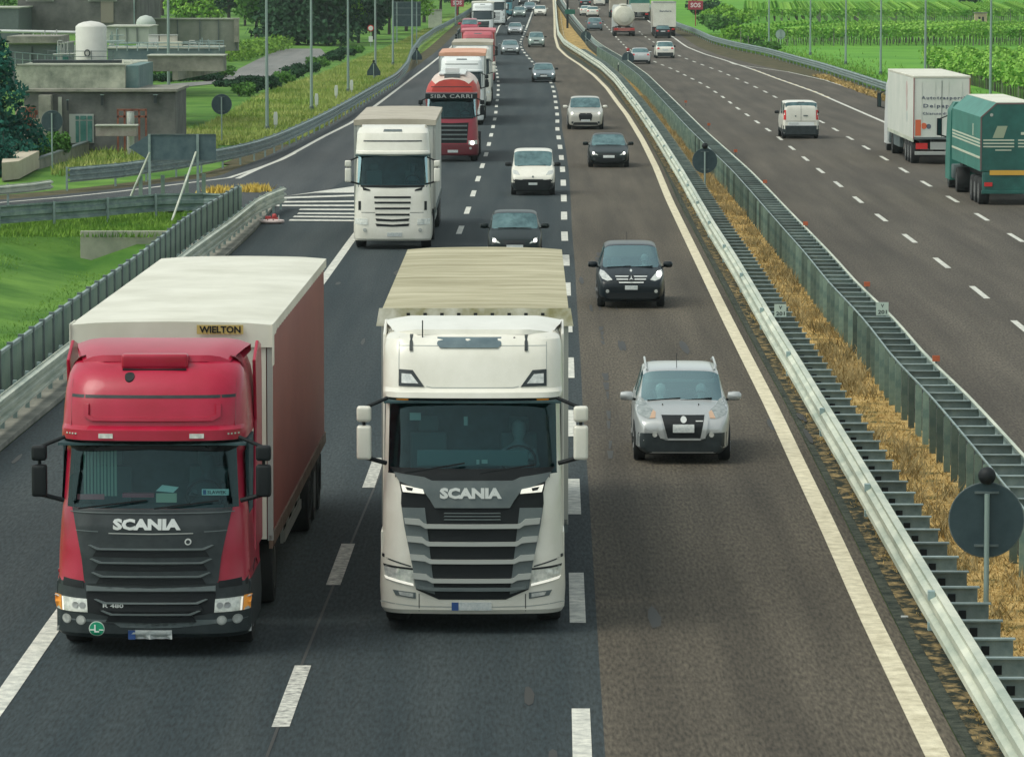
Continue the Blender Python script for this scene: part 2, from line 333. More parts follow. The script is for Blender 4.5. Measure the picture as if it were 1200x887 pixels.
railM1 = curve([(1200,843),(1160.5,780),(1121.7,718),(1085,661),(1048,600),(1011.5,540),(969.7,473),(937.5,420),(913.3,382.5),(863.5,300),(837.5,261),(801.4,200),(794,188.5),(770,151.7),(748.3,121.3),(722,88.8),(705,73.7),(683,59.6),(661.7,46.6),(655,36.8),(653,21.7),(652,6.5)], h=.78)
railM2 = curve([(1200,598),(1154,540),(1116,495),(1083,455),(1045,420),(1025,390),(1001,362),(972,333),(946,300),(897.3,245),(878,222.6),(857.8,200),(808,152),(767,108),(748,88),(722,68),(700,55),(688,46),(681,37)], h=.99)
dashA = curve([(1196,383),(1152.9,346.6),(1105.7,310),(1066.6,280),(1031.9,255),(1005,234),(980.8,215),(959.5,199),(941,184),(924.3,171),(909.4,159),(896.5,150),(884,141),(872.7,133),(861.8,125.5),(853,118.3),(843.9,111.8),(834.4,105.7),(825.3,100),(816,95),(806.8,90.6),(797.7,86),(789,81.7),(780,78),(771.3,74.5),(763.5,71),(748,63.5),(734.3,56.8),(731,53),(714.8,35.8),(705,25),(698,10)])
dashB = curve([(1193.5,280.6),(1152.5,255.8),(1116.4,233.7),(1084,215),(1055.5,197.7),(1031,182.7),(1009.3,170),(990,158.7),(972.7,148.5),(917.4,118.9),(898,108.4),(875,97.5),(842.6,83.4),(797,66.3),(761.8,47.2),(752.7,41),(738,25),(725,8)])
edgeB = curve([(1037.6,144),(1000,127.7),(954.8,108),(912,93),(880,81),(848,70.4),(826.3,64),(804.7,55.3),(789.5,44.4),(775,34),(761,26),(755,20.6),(740,8)])
edgeA = lambda y: railM2(y)+1.55
railB = curve([(1037.6,97.5),(1000,85.5),(960,73.4),(920,62.8),(900,57.4),(856.7,48.8),(835,43.3),(813.3,33.6),(793.8,27),(778,17),(762,6)], h=.8)
Y0, Y1 = 24, 860
base = MB(); xs = sorted(set([-500,-300,-200,-150,-110,-80,-60]+list(range(-50,61,2))+[80,110,150,200,300,500])); ys = sorted(set(list(range(-60,40,20))+list(range(40,170,3))+list(range(170,420,10))+list(range(420,900,15))+[1000,1200,1500,2000,2600]))
parap = curve([(0,413),(79,356),(165,297),(220,253),(282,217)], h=1.05)
def ztx(x, y):
    z = zt(y)
    if y < 150 and x < parap(y)-.3:
        d = parap(y)-.3-x; k = max(0, min(1, 1-(d-3.4)/5.0)); k = k*k*(3-2*k); e = min(1, max(0, (150-y)/3))
        z -= 1.05*k*(e if d > 3.4 else (1 if y < 147.5 else 0))
    return z
base.v = [(x, y, ztx(x,y)-.07) for y in ys for x in xs]; n = len(xs)
base.f = [(j*n+i, j*n+i+1, (j+1)*n+i+1, (j+1)*n+i) for j in range(len(ys)-1) for i in range(n-1)]
struct(base, 'ground', M_GRASS, smooth=60)
struct(strip(lambda y: railB(y)+.6, lambda y: railB(y)+140, 100, Y1, -.035, 8), 'field', M_FIELD)
mainL = lambda y: asphL(y) if y < 158 else (exitL(y)-1.0 if y > 200 else asphL(158)+(exitL(200)-1.0-asphL(158))*(y-158)/42)
struct(strip(mainL, lambda y: dashR(y)+.26, Y0, Y1, .0, 3), 'carriageway', A_DARK)
struct(strip(lambda y: dashR(y)+.26, lambda y: edgeR(y)+.32, Y0, Y1, .0, 3), 'fast_lane', A_BROWN)
struct(strip(lambda y: exitL(y)-1.0, lambda y: min(dashL(y)-3.8, exitL(y)+4.6), 172, Y1, .004, 3), 'exit_lane', A_EXIT)
struct(strip(lambda y: railM2(y)+.9, lambda y: edgeB(y)+(3.4 if y < 330 else max(1.2, 3.4-(y-330)*.025)), Y0, Y1, .0, 3), 'carriageway_opposite', A_RIGHT)
# line-hugging strips
def line(f, y0, y1, w, dz=.008, step=3): return strip(lambda y: f(y)-w/2, lambda y: f(y)+w/2, y0, y1, dz, step)
struct(line(edgeR, Y0, Y1, .28), 'edge_line', M_PAINTY)
struct(line(edgeL, Y0, 163, .25), 'edge_line', M_PAINT)
struct(line(lambda y: exitL(y), 186, Y1, .22, .012), 'edge_line', M_PAINT)
struct(line(edgeB, Y0+60, Y1, .22), 'edge_line', M_PAINT)
struct(line(edgeA, Y0, Y1, .2), 'edge_line', M_PAINT)
struct(line(lambda y: np.interp(y, [200,318,330,345,372,400], [G(1037,118)[0]+.6, G(1000,102)[0], G(973.5,96)[0], G(938.8,84)[0], G(906.7,78)[0], edgeB(420)+.2]), 318, 408, .16), 'edge_line', M_PAINT)
def dashes(f, ks, w, L, m, name='lane_dashes', dz=.008, per=12.0, y0=52.0):
    mb = MB()
    for k in ks:
        a = y0+k*per
        for i in range(2):
            p, q = a+L*i/2, a+L*(i+1)/2; mb.add([(f(p)-w/2,p,zt(p)+dz),(f(p)+w/2,p,zt(p)+dz),(f(q)+w/2,q,zt(q)+dz),(f(q)-w/2,q,zt(q)+dz)], [(0,1,2,3)])
    return struct(mb, name, m)
yR = G(676,730)[1]; dashes(dashR, range(-2,55), .22, 5.0, M_PAINT, y0=yR)
yL = G(343,852)[1]; dashes(dashL, range(-2,3), .21, 4.6, M_PAINTW, y0=yL); dashes(dashL, range(3,32), .19, 4.6, M_PAINT, y0=yL)
struct(line(dashL, 455, Y1, .16), 'lane_line', M_PAINT)
struct(line(dashR, 560, Y1, .2), 'lane_line', M_PAINT)
yA = G(1105.7,314.5)[1]; dashes(dashA, range(-8,38), .17, 4.6, M_PAINT, y0=yA)
yB = G(1116.4,237.5)[1]; dashes(dashB, range(-10,32), .17, 4.6, M_PAINT, y0=yB)
dashes(lambda y: edgeB(y)+.02, range(0,14), .26, 3.0, M_PAINTY, y0=300, per=6.0, dz=.012)
mb = MB(); random.seed(5); cx = [(701,296),(700,330),(703,372),(707,405),(712,470),(716,540)]
for (x0,y0),(x1,y1) in zip(cx, cx[1:]):
    for k in range(6):
        if random.random() < .3: continue
        f0 = k/6; f1 = f0+.13; a = G(x0+(x1-x0)*f0+random.uniform(-1,1), y0+(y1-y0)*f0); b = G(x0+(x1-x0)*f1+random.uniform(-1,1), y0+(y1-y0)*f1); w_ = random.uniform(.03,.08)
        zq = .0045+random.random()*.0004; mb.add([(a.x-w_,a.y,zq),(a.x+w_,a.y,zq),(b.x+w_*.6,b.y,zq),(b.x-w_*.6,b.y,zq)], [(0,1,2,3)])
sm = [G(x,y) for x,y in ((452,540),(430,592),(408,645),(385,700),(365,750),(345,800),(322,862),(300,920))]
for a, b in zip(sm, sm[1:]): mb.add([(a.x-.018,a.y,.005),(a.x+.018,a.y,.005),(b.x+.018,b.y,.005),(b.x-.018,b.y,.005)], [(0,1,2,3)])
for k_, (x_, y_, w_, l_) in enumerate([(random.uniform(-9,6), random.uniform(46,130), random.uniform(.03,.12), random.uniform(.3,2.2)) for _ in range(46)]):
    pts_ = [(x_+w_*random.uniform(.6,1)*math.cos(a_), y_+l_*random.uniform(.6,1)*math.sin(a_)) for a_ in np.linspace(0,2*PI,9)[:-1]]; mb.add([(p_[0],p_[1],.0052+k_*.00005) for p_ in pts_], [tuple(range(8))])
struct(mb, 'tar_streaks', mat('tar', (.03,.03,.028), .7))
# median ground, gutters, verges
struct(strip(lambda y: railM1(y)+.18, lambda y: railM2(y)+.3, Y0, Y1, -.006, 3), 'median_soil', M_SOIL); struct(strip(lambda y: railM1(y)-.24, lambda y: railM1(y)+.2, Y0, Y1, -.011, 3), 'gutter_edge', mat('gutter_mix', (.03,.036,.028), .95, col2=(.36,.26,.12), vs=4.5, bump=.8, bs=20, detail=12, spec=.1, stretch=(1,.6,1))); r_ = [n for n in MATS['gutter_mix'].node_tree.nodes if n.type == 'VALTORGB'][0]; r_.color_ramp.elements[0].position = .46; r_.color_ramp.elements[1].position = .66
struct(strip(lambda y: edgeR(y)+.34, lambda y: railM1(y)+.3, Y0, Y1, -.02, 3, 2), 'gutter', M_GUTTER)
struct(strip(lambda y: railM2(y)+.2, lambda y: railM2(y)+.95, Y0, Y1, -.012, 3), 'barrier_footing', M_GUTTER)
struct(strip(lambda y: edgeB(y)+3.3 if y < 330 else edgeB(y)+1.1, lambda y: railB(y)+.7, 100, Y1, -.016, 4), 'verge', M_VERGE)
kerb = MB(); kerb.sweep([(-.55,0),(-.55,.10),(0,.10),(0,0)], [(asphL(y)-.02,y,.0) for y in np.arange(24,166,3)])
struct(kerb, 'kerb', M_CONC)
struct(strip(lambda y: parap(y)-.35, lambda y: asphL(y)-.5, Y0, 160, -.012, 3), 'bridge_edge', M_CONC)
# slip road curving away to the left
def ribbon(La, Lb, dz, name, m, n=24):
    def rs(P):
        P = [Vector(p) for p in P]; d = [0]
        for a, b in zip(P, P[1:]): d.append(d[-1]+(b-a).length)
        out = []
        for k in range(n+1):
            t = d[-1]*k/n; out.append(Vector([np.interp(t, d, [p[i] for p in P]) for i in range(3)]))
        return out
    A, B = rs(La), rs(Lb); mb = MB(); mb.v = [(p.x,p.y,zt(p.y)+dz) for ab in zip(A,B) for p in ab]
    mb.f = [(2*i,2*i+1,2*i+3,2*i+2) for i in range(n)]; return struct(mb, name, m)
slipO = [G(-260,262),G(-60,246),G(0,238),G(75,231.7),(G(140,225)),G(200,217.5),G(268,209),G(305,197),G(330,187.5),G(345,180)]
slipI = [G(-260,300),G(-60,266),G(0,259),G(100,253),G(190,248.5),G(260,244.5),G(292,243),G(306,243),G(330,240),G(380,215)]
out = lambda P, k: [Vector((p[0]-k*.35, p[1]+k, 0)) for p in P]
ribbon(out(slipO, 1.6), slipI, .006, 'slip_road', A_EXIT)
mb = MB(); mb.sweep([(-.11,0),(.11,0)], [(p[0],p[1],.016) for p in slipO]); struct(mb, 'edge_line', M_PAINT)
# chevron hatching in the gore
mb = MB()
for a, b, t in (((333,232.5),(420,229.5),1.0),((328,237.3),(420,236.5),.9),((324,241.5),(420,241.5),.9),((352,246),(420,246.3),.9),((350,250.6),(420,251),.9),((345,254.4),(420,255),.9),((340,258.5),(420,259.2),.9)):
    p0, p1, p2, p3 = G(a[0],a[1]-t), G(b[0],b[1]-t), G(b[0],b[1]+t), G(a[0]-2,a[1]+t)
    mb.add([(p.x,p.y,.016) for p in (p0,p1,p2,p3)], [(0,1,2,3)])
P = [G(334,230.5),G(414,219),G(420,219),G(420,226.5),G(385,226.5),G(370,226.5)]; mb.add([(p.x,p.y,.016) for p in P], [tuple(range(6))])
struct(mb, 'gore_hatching', M_PAINT)
# local road and paths far left
def patch(px, name, m, dz): P = [G(*p) for p in px]; mb = MB(); mb.add([(p.x,p.y,zt(p.y)+dz) for p in P], [tuple(range(len(P)))]); return struct(mb, name, m)
bankL0 = curve([(207,158),(240,148),(270,132),(300,114),(345,97),(375,88),(400,77),(440,62),(470,50),(492,38)])
patch([(176,100),(240,95),(275,83),(305,68),(330,57),(376,57),(384,66),(345,82),(306,100),(288,104),(262,97),(200,103)], 'local_road', A_LOCAL, -.03)
struct(strip(lambda y: bankL0(y), lambda y: exitL(y)-1.9, 222, 700, -.05, 6), 'roadside_bank', M_BANK)
struct(strip(lambda y: exitL(y)-2.3, lambda y: exitL(y)-.95, 200, Y1, -.018, 4), 'verge', M_VERGE)
ribbon(out(slipO, 4.2), out(slipO, 1.5), -.01, 'verge', M_VERGE)

# ------------------------------------------------------------ guard rails
def place_path(f, y0, y1, step=3.0, dz=0): return [Vector((f(y),y,zt(y)+dz)) for y in np.arange(y0, y1, step)]
def waves(n, z0, z1, d=.075, thick=.0, sgn=1):
    pr = []; h = (z1-z0)/n
    for k in range(n):
        for t, o in ((0,0),(.2,0),(.35,1),(.65,1),(.8,0),(1,0)): pr.append((sgn*d*o, z0+h*(k+t)))
    return pr+[(a-sgn*.012, b) for a, b in reversed(pr)]
def shared(mesh_mb, name, m, parent, spots, cap=100, stuff_name=None, bevel=0):
    """spots: (loc, rz) nearest first; the first cap are parts, the rest one part"""
    src = mesh_mb.build(name, m, None, bevel=bevel); me = src.data; bpy.data.objects.remove(src)
    for i, (p, r) in enumerate(spots[:cap]):
        o = bpy.data.objects.new(name, me); C.objects.link(o); o.parent = parent; o.location = Vector(p)-parent.location; o.rotation_euler = (0,0,r)
    if len(spots) > cap:
        mb = MB()
        for p, r in spots[cap:]:
            M = Matrix.Translation(Vector(p))@Matrix.Rotation(r,4,'Z'); mb.add([M@v.co for v in me.vertices], [tuple(q.vertices) for q in me.polygons])
        tag(mb.build(stuff_name or name, m, parent, world=True), kind='stuff')
def head(f, y): return -math.atan2(f(y+2)-f(y-2), 4)
# near median barrier: pale three-wave beam to the traffic, ladder of cross bars, thin back rail
t = thing('median_barrier', 'pale steel median barrier beside the fast lane, three-wave beam with ladder of cross bars behind', 'crash barrier', (railM1(50),50,0), 0)
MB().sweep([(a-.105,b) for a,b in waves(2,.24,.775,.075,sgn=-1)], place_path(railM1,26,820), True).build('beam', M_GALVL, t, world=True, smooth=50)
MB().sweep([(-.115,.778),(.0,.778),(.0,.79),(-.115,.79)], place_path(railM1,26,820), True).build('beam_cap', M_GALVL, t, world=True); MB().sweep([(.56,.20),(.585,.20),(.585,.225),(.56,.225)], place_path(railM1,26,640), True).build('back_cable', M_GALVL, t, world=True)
ysb = list(np.arange(28,430,1.5))
cb = MB().box(.005,.52,-.05,.06,.755,.775).box(.01,.50,.045,.06,.50,.755)
shared(cb, 'cross_bar', M_BARS, t, [((railM1(y),y,zt(y)), head(railM1,y)) for y in ysb])
cw = MB().box(.11,.21,.035,.046,.56,.67)  # black square on each bar's web, painting in the dark of an open hole
shared(cw, 'dark_hole_patch', M_BLACK, t, [((railM1(y),y,zt(y)), head(railM1,y)) for y in ysb], 100)
po = MB().box(.08,.42,-.01,.06,0,.50)
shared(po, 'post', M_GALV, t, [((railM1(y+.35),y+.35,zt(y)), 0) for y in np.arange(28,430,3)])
sp = MB().box(-.20,-.10,-.05,.05,.67,.79).box(-.20,-.10,-.05,.05,.28,.38)
for z0_, z1_ in ((.67,.79),(.27,.37)): shared(MB().box(-.20,-.11,-.06,.06,z0_,z1_), 'splice_reflector', mat('splice_grey', (.22,.32,.33), .5, col2=(.3,.4,.4), vs=3), t, [((railM1(y),y,zt(y)), 0) for y in np.arange(57.5,300,12)])
# far median barrier: posts with broad plates, ladder top, beam towards the other carriageway
t = thing('median_barrier', 'dark green steel median barrier nearer the opposite carriageway, tall plate posts and ladder top', 'crash barrier', (railM2(50),50,0), 0)
MB().sweep([(-.0,.975),(.03,.975),(.03,1.0),(-.0,1.0)], place_path(railM2,40,640), True).build('top_rail', M_GALV, t, world=True)
MB().sweep(waves(2,.50,.98,.08,sgn=1)[:], [p+Vector((.70,0,0)) for p in place_path(railM2,40,700)], True).build('beam', M_GALV, t, world=True, smooth=50); MB().sweep([(.68,.985),(.74,.985),(.74,1.0),(.68,1.0)], place_path(railM2,40,640), True).build('beam_cap', M_GALVL, t, world=True)
pl = MB().prism([(-.058,0),(.058,0),(.058,.96),(.035,.99),(-.035,.99),(-.058,.96)], -.006, .006).box(-.058,-.05,.006,.05,0,.97).box(.05,.058,.006,.05,0,.97)
ysb = list(np.arange(60,430,1.5))
shared(pl, 'plate_post', M_PLATEP, t, [((railM2(y),y,zt(y)), head(railM2,y)) for y in ysb])
cb = MB().box(.0,.70,-.05,.05,.965,.98).box(.08,.70,.04,.05,.74,.965)
shared(cb, 'cross_bar', M_BARS, t, [((railM2(y),y,zt(y)), head(railM2,y)) for y in ysb])
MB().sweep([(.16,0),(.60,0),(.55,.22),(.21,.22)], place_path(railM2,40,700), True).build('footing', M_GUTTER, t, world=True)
# roadside rails
def rail(f, y0, y1, label, n, z0, z1, m, sgn, step=4.0, path=None, postm=None, cap=100, ph=None):
    P = path or place_path(f, y0, y1)
    t = thing('guard_rail', label, 'guard rail', P[0], 0)
    MB().sweep(waves(n,z0,z1,.085,sgn=sgn), P, True).build('beam', m, t, world=True, smooth=50)
    L = 0; spots = []; nx = 0
    for a, b in zip(P, P[1:]):
        d = (b-a).length
        while nx <= L+d: q = a.lerp(b, (nx-L)/d); spots.append((q, 0)); nx += step
        L += d
    s = -.10*sgn; po = MB().box(min(s,s*.2),max(s,s*.2),-.05,.05,-.05,ph or z1+.02)
    shared(po, 'post', postm or M_GALV, t, spots, cap); return t
rail(railB, 120, 720, 'long steel guard rail on the right verge below the vineyard', 3, .30, .86, M_GALV, -1)
LO = [G(x,y,.82) for x,y in ((-260,240),(-60,222),(0,216),(35,213),(60,209.5))]
for p in LO: p.z = zt(p.y)
rail(None,0,0,'short two-wave guard rail far left, in front of the dark conifer', 2, .42, .78, M_GALVL, 1, path=LO)
LP = [(80,197),(110,194.5),(162,190),(200,184),(252,176),(280,171),(300,166),(330,155),(355,144),(380,132.5),(405,119),(430,105),(448,95),(465,86),(477,72.5),(482.5,57.5),(492.5,44),(510,32.5),(527.5,24),(545,14),(560,4)]
P = [G(x,y,.9) for x,y in LP]
def smooth_path(P, n=120):
    P = [Vector((p[0],p[1],0)) for p in P]; d = [0]
    for a, b in zip(P, P[1:]): d.append(d[-1]+(b-a).length)
    T = np.linspace(0, d[-1], n); X = np.interp(T,d,[p.x for p in P]); Y = np.interp(T,d,[p.y for p in P])
    k = np.array([1,2,3,2,1])/9; X2 = X.copy(); Y2 = Y.copy(); X2[2:-2] = np.convolve(X,k,'valid'); Y2[2:-2] = np.convolve(Y,k,'valid')
    return [Vector((x,y,zt(y))) for x,y in zip(X2,Y2)]
rail(None,0,0,'long curved double guard rail along the outer edge of the exit lane', 3, .32, .92, M_GALV, 1, path=smooth_path(P))
NP = [G(x,y,.8) for x,y in ((-140,575),(0,464),(77,405),(150,348),(223.7,290),(271,257),(301,233),(318,225),(333,219.5))]
rail(None,0,0,'three-wave guard rail at the left road edge, curling round at the gore nose', 3, .25, .82, M_GALVL, 1, path=smooth_path(NP,70), step=2.0)
RP = [G(x,y,.82) for x,y in ((-260,262),(-60,246),(0,240.5),(48,237),(103,233.5),(150,229.5),(190,226.5),(238,225.5),(268,227))]
t = rail(None,0,0,'low two-wave guard rail with tall green posts between slip road and grass', 2, .18, .80, M_GALV, -1, path=[Vector((p.x,p.y,0)) for p in RP], step=3.0)
tall = [((p.x,p.y,0),0) for p in (G(x,y) for x,y in ((165,250),(191,249),(219,248),(239,247)))]
shared(MB().box(-.07,.07,-.05,.05,0,1.35), 'tall_post', M_GREENST, t, tall)
# parapet fence of the underpass
PP = place_path(parap, 80, 160, 1.0); t = thing('parapet_fence', 'grey-green steel parapet fence with square posts and ribbed panels on left', 'fence', PP[0])
MB().sweep([(-.035,1.0),(.035,1.0),(.035,1.07),(-.035,1.07)], PP, True).build('top_rail', M_GALV, t, world=True)
ps = [(Vector((parap(y),y,0)), head(parap,y)) for y in np.arange(80,160,2.0)]
shared(MB().box(-.06,.06,-.07,.07,0,1.12), 'post', M_GALVD, t, ps, bevel=.01)
pan = MB().box(-.012,.012,.10,1.90,.12,.96)
for k in range(9): pan.box(-.03,.03,.16+k*.2,.19+k*.2,.12,.98)
shared(pan, 'panel', mat('panel_mesh', (.20,.30,.27), .6, .1, col2=(.34,.43,.36), vs=1), t, ps)
# retaining wall under the grass and the sloping wall in front of the works
a = G(98,277,0); mb = MB(); xa = at(95,280,147.6).x; xb = parap(147.6)-.25
mb.box(xa,xb,147.3,147.6,-2.2,.12); w = mb.build('retaining_wall', mat('wall_weathered', (.22,.24,.19), .9, col2=(.36,.36,.29), vs=.9, bump=.2), bevel=.02)
tag(w, 'low weathered concrete retaining wall under the grass left of the parapet fence', 'wall')
a, b = G(40,198), G(195,151); t = thing('boundary_wall', 'sloping grey boundary wall with coping behind the black-backed round sign', 'wall', a)
def wallseg(a, b, z0, h0, h1, th, m, nm, par):
    d = (b-a); d.z = 0; r = Vector((d.y,-d.x,0)).normalized()*th/2
    return MB().add([a-r+Vector((0,0,z0)),a+r+Vector((0,0,z0)),b+r+Vector((0,0,z0)),b-r+Vector((0,0,z0)),a-r+Vector((0,0,h0)),a+r+Vector((0,0,h0)),b+r+Vector((0,0,h1)),b-r+Vector((0,0,h1))],
        [(0,1,2,3),(4,5,6,7),(0,1,5,4),(1,2,6,5),(2,3,7,6),(3,0,4,7)]).build(nm, m, par, world=True)
wallseg(a,b,-.1,.35,.78,.16,M_CONC,'wall',t); wallseg(a,b,.352,.42,.85,.26,M_GREYM,'coping',t)
for o in t.children:
    if o.name.startswith('coping'):
        for v in o.data.vertices[2:4]: v.co.z = .782

# ------------------------------------------------------------ wheels
def wheel_mesh(R, w):
    return MB().lathe([(R*.62,-w/2),(R*.94,-w/2),(R,-w*.38),(R,w*.38),(R*.94,w/2),(R*.62,w/2)], (0,0,0), 24, 'x')
def rim_mesh(R, w, truck=False):
    if truck: return MB().lathe([(R*.60,-w*.5),(R*.60,-w*.42),(R*.3,-w*.2),(R*.28,-w*.45),(R*.1,-w*.5)], (0,0,0), 16, 'x')
    mb = MB().lathe([(R*.62,-w*.48),(R*.58,-w*.42),(R*.55,-w*.3),(R*.2,-w*.34),(R*.08,-w*.42)], (0,0,0), 20, 'x')
    for k in range(5):
        t = 2*PI*k/5; mb.bar((-w*.46,R*.1*math.cos(t),R*.1*math.sin(t)), (-w*.46,R*.56*math.cos(t),R*.56*math.sin(t)), R*.13, w*.1)
    return mb
WC = {}
def wheel(parent, x, y, R, w, truck=False):
    k = (R, w, truck)
    if k not in WC:
        a = wheel_mesh(R,w).build('wheel', M_TYRE, None, smooth=40); b = rim_mesh(R,w,truck).build('rim', M_RIM, None, smooth=40)
        WC[k] = (a.data, b.data); bpy.data.objects.remove(a); bpy.data.objects.remove(b)
    o = bpy.data.objects.new('wheel', WC[k][0]); C.objects.link(o); o.parent = parent; o.location = (x,y,R); o.rotation_euler = (0,0,0 if x < 0 else PI)
    r = bpy.data.objects.new('rim', WC[k][1]); C.objects.link(r); r.parent = o
# ------------------------------------------------------------ lorry cab
def make_cab(t, L, yb, mats, hole, zsplit, glassm=G_TRUCK, rc=.30, body_name='cab'):
    """L: list of (z, halfwidth, yfront, bow). hole: (z0,z1) windscreen. zsplit: list of (zmax, name, material)"""
    NF = 14; NC = 5; rows = []
    for z, hw, yf, bow in L:
        r = min(rc, hw*.5); P = [(-hw,yb),(-hw,yb*.5),(-hw,yf+r+.25)]
        for k in range(NC+1): a = PI+PI/2*k/NC; P.append((-(hw-r)+r*math.cos(a), yf+r+r*math.sin(a)))
        for k in range(1,NF): P.append((-(hw-r)+2*(hw-r)*k/NF, yf))
        for k in range(NC+1): a = 1.5*PI+PI/2*k/NC; P.append(((hw-r)+r*math.cos(a), yf+r+r*math.sin(a)))
        P += [(hw,yf+r+.25),(hw,yb*.5),(hw,yb)]
        rows.append([(x, y+bow*(x/hw)**2 if y < yf+r+.2 else y, z) for x,y in P])
    n = len(rows[0]); V = [p for r in rows for p in r]; F = []; parts = {}
    for i in range(len(L)-1):
        zm = (L[i][0]+L[i+1][0])/2
        for j in range(n-1):
            f = (i*n+j, i*n+j+1, (i+1)*n+j+1, (i+1)*n+j); F.append(f)
            inh = hole and hole[0] < zm < hole[1] and 5 <= j <= n-7
            nm = 'windscreen' if inh else next(a for zmax,a,_ in zsplit if zm < zmax)
            parts.setdefault(nm, []).append(f)
        f = (i*n+n-1, i*n, (i+1)*n, (i+1)*n+n-1); F.append(f); parts.setdefault(zsplit[-1][1], []).append(f)
    top = tuple((len(L)-1)*n+j for j in range(n)); F.append(top); parts.setdefault(zsplit[-1][1], []).append(top)
    bot = tuple(range(n)); parts.setdefault(zsplit[0][1], []).append(bot)
    bvh = BVHTree.FromPolygons([Vector(v) for v in V], F)
    objs = {}
    for nm, fs in parts.items():
        idx = sorted({i for f in fs for i in f}); mp = {i:k for k,i in enumerate(idx)}
        m = glassm if nm == 'windscreen' else next(mm for _,a,mm in zsplit if a == nm)
        objs[nm] = MB().add([V[i] for i in idx], [tuple(mp[i] for i in f) for f in fs]).build(nm, m, t, smooth=28)
    if hole:
        z0, z1 = hole; hw = L[2][1]-.06
        mb = MB(); mb.box(-hw,hw,.5,yb-.05,z0-.55,z0-.5).box(-hw,hw,1.75,1.8,z0-.5,z1).box(-hw,hw,.3,1.8,z1+.0,z1+.03)
        mb.box(-hw,-hw+.03,.9,1.8,z0-.5,z1).box(hw-.03,hw,.9,1.8,z0-.5,z1); mb.build('cabin_lining', M_INT, t)
        MB().prism([(.30,z0-.3),(.24,z0-.02),(.42,z0+.03),(.70,z0-.0),(.75,z0-.35)], -hw+.05+(rc-.2), hw-.05-(rc-.2), 'x').build('dashboard', M_DARK, t, bevel=.02)
        for x in (-.62,.62):
            MB().box(x-.26,x+.26,1.05,1.55,z0-.35,z0-.2).box(x-.25,x+.25,1.45,1.58,z0-.2,z0+.42).box(x-.14,x+.14,1.46,1.56,z0+.43,z0+.64).build('seat', M_SEAT, t, bevel=.04)
        w = MB(); cx, cy, cz = .62, .82, z0+.10; pts = []
        for k in range(21):
            a = 2*PI*k/20; pts.append(Vector((cx+.23*math.cos(a), cy+.12*math.sin(a), cz+.19*math.sin(a))))
        for a, b in zip(pts, pts[1:]): w.tube(a, b, .017, 6, cap=False)
        w.bar((cx-.22,cy,cz),(cx+.22,cy,cz),.04,.02); w.build('steering_wheel', M_BLACK, t)
        d = MB(); d.lathe([(.02,-.30),(.20,-.28),(.24,-.05),(.22,.12),(.09,.20),(.06,.24),(.07,.27),(.095,.33),(.10,.40),(.085,.47),(.03,.51)], (.62,1.28,z0+.10), 14)
        d.tube((.42,1.22,z0+.18),(.40,.98,z0+.02),.055,8,.045); d.tube((.40,.98,z0+.02),(.50,.82,z0+.16),.045,8,.035)
        d.tube((.82,1.22,z0+.18),(.86,.98,z0+.02),.055,8,.045); d.tube((.86,.98,z0+.02),(.76,.82,z0+.16),.045,8,.035)
        return bvh, objs, d
    return bvh, objs, None
def mirrors(t, spec, m, marm):
    """spec: list of (x0,x1,z0,z1) per housing on the left; mirrored"""
    for s in (-1,1):
        h = None
        for x0,x1,z0,z1 in spec:
            a, b = sorted((s*x0, s*x1)); mb = MB().box(a,b,.16,.32,z0,z1)
            o = mb.build('mirror', m, t, bevel=.045, segs=3, smooth=40)
            MB().box(a+.03,b-.03,.315,.325,z0+.04,z1-.04).build('mirror_face', G_DARK, o)
        zt_ = max(q[3] for q in spec); zb_ = min(q[2] for q in spec); xi = min(abs(spec[0][0]),abs(spec[0][1])); xm = (abs(spec[0][0])+abs(spec[0][1]))/2
        mb = MB(); mb.tube((s*xm,.26,zt_-.03),(s*(xi-.22),.34,zt_+.10),.025,8); mb.tube((s*xm,.26,zb_+.03),(s*(xi-.20),.34,zb_-.06),.03,8); mb.tube((s*(xm+.0),.27,zb_+.03),(s*xm,.27,zt_-.03),.022,6)
        mb.build('mirror_arm', marm, t)
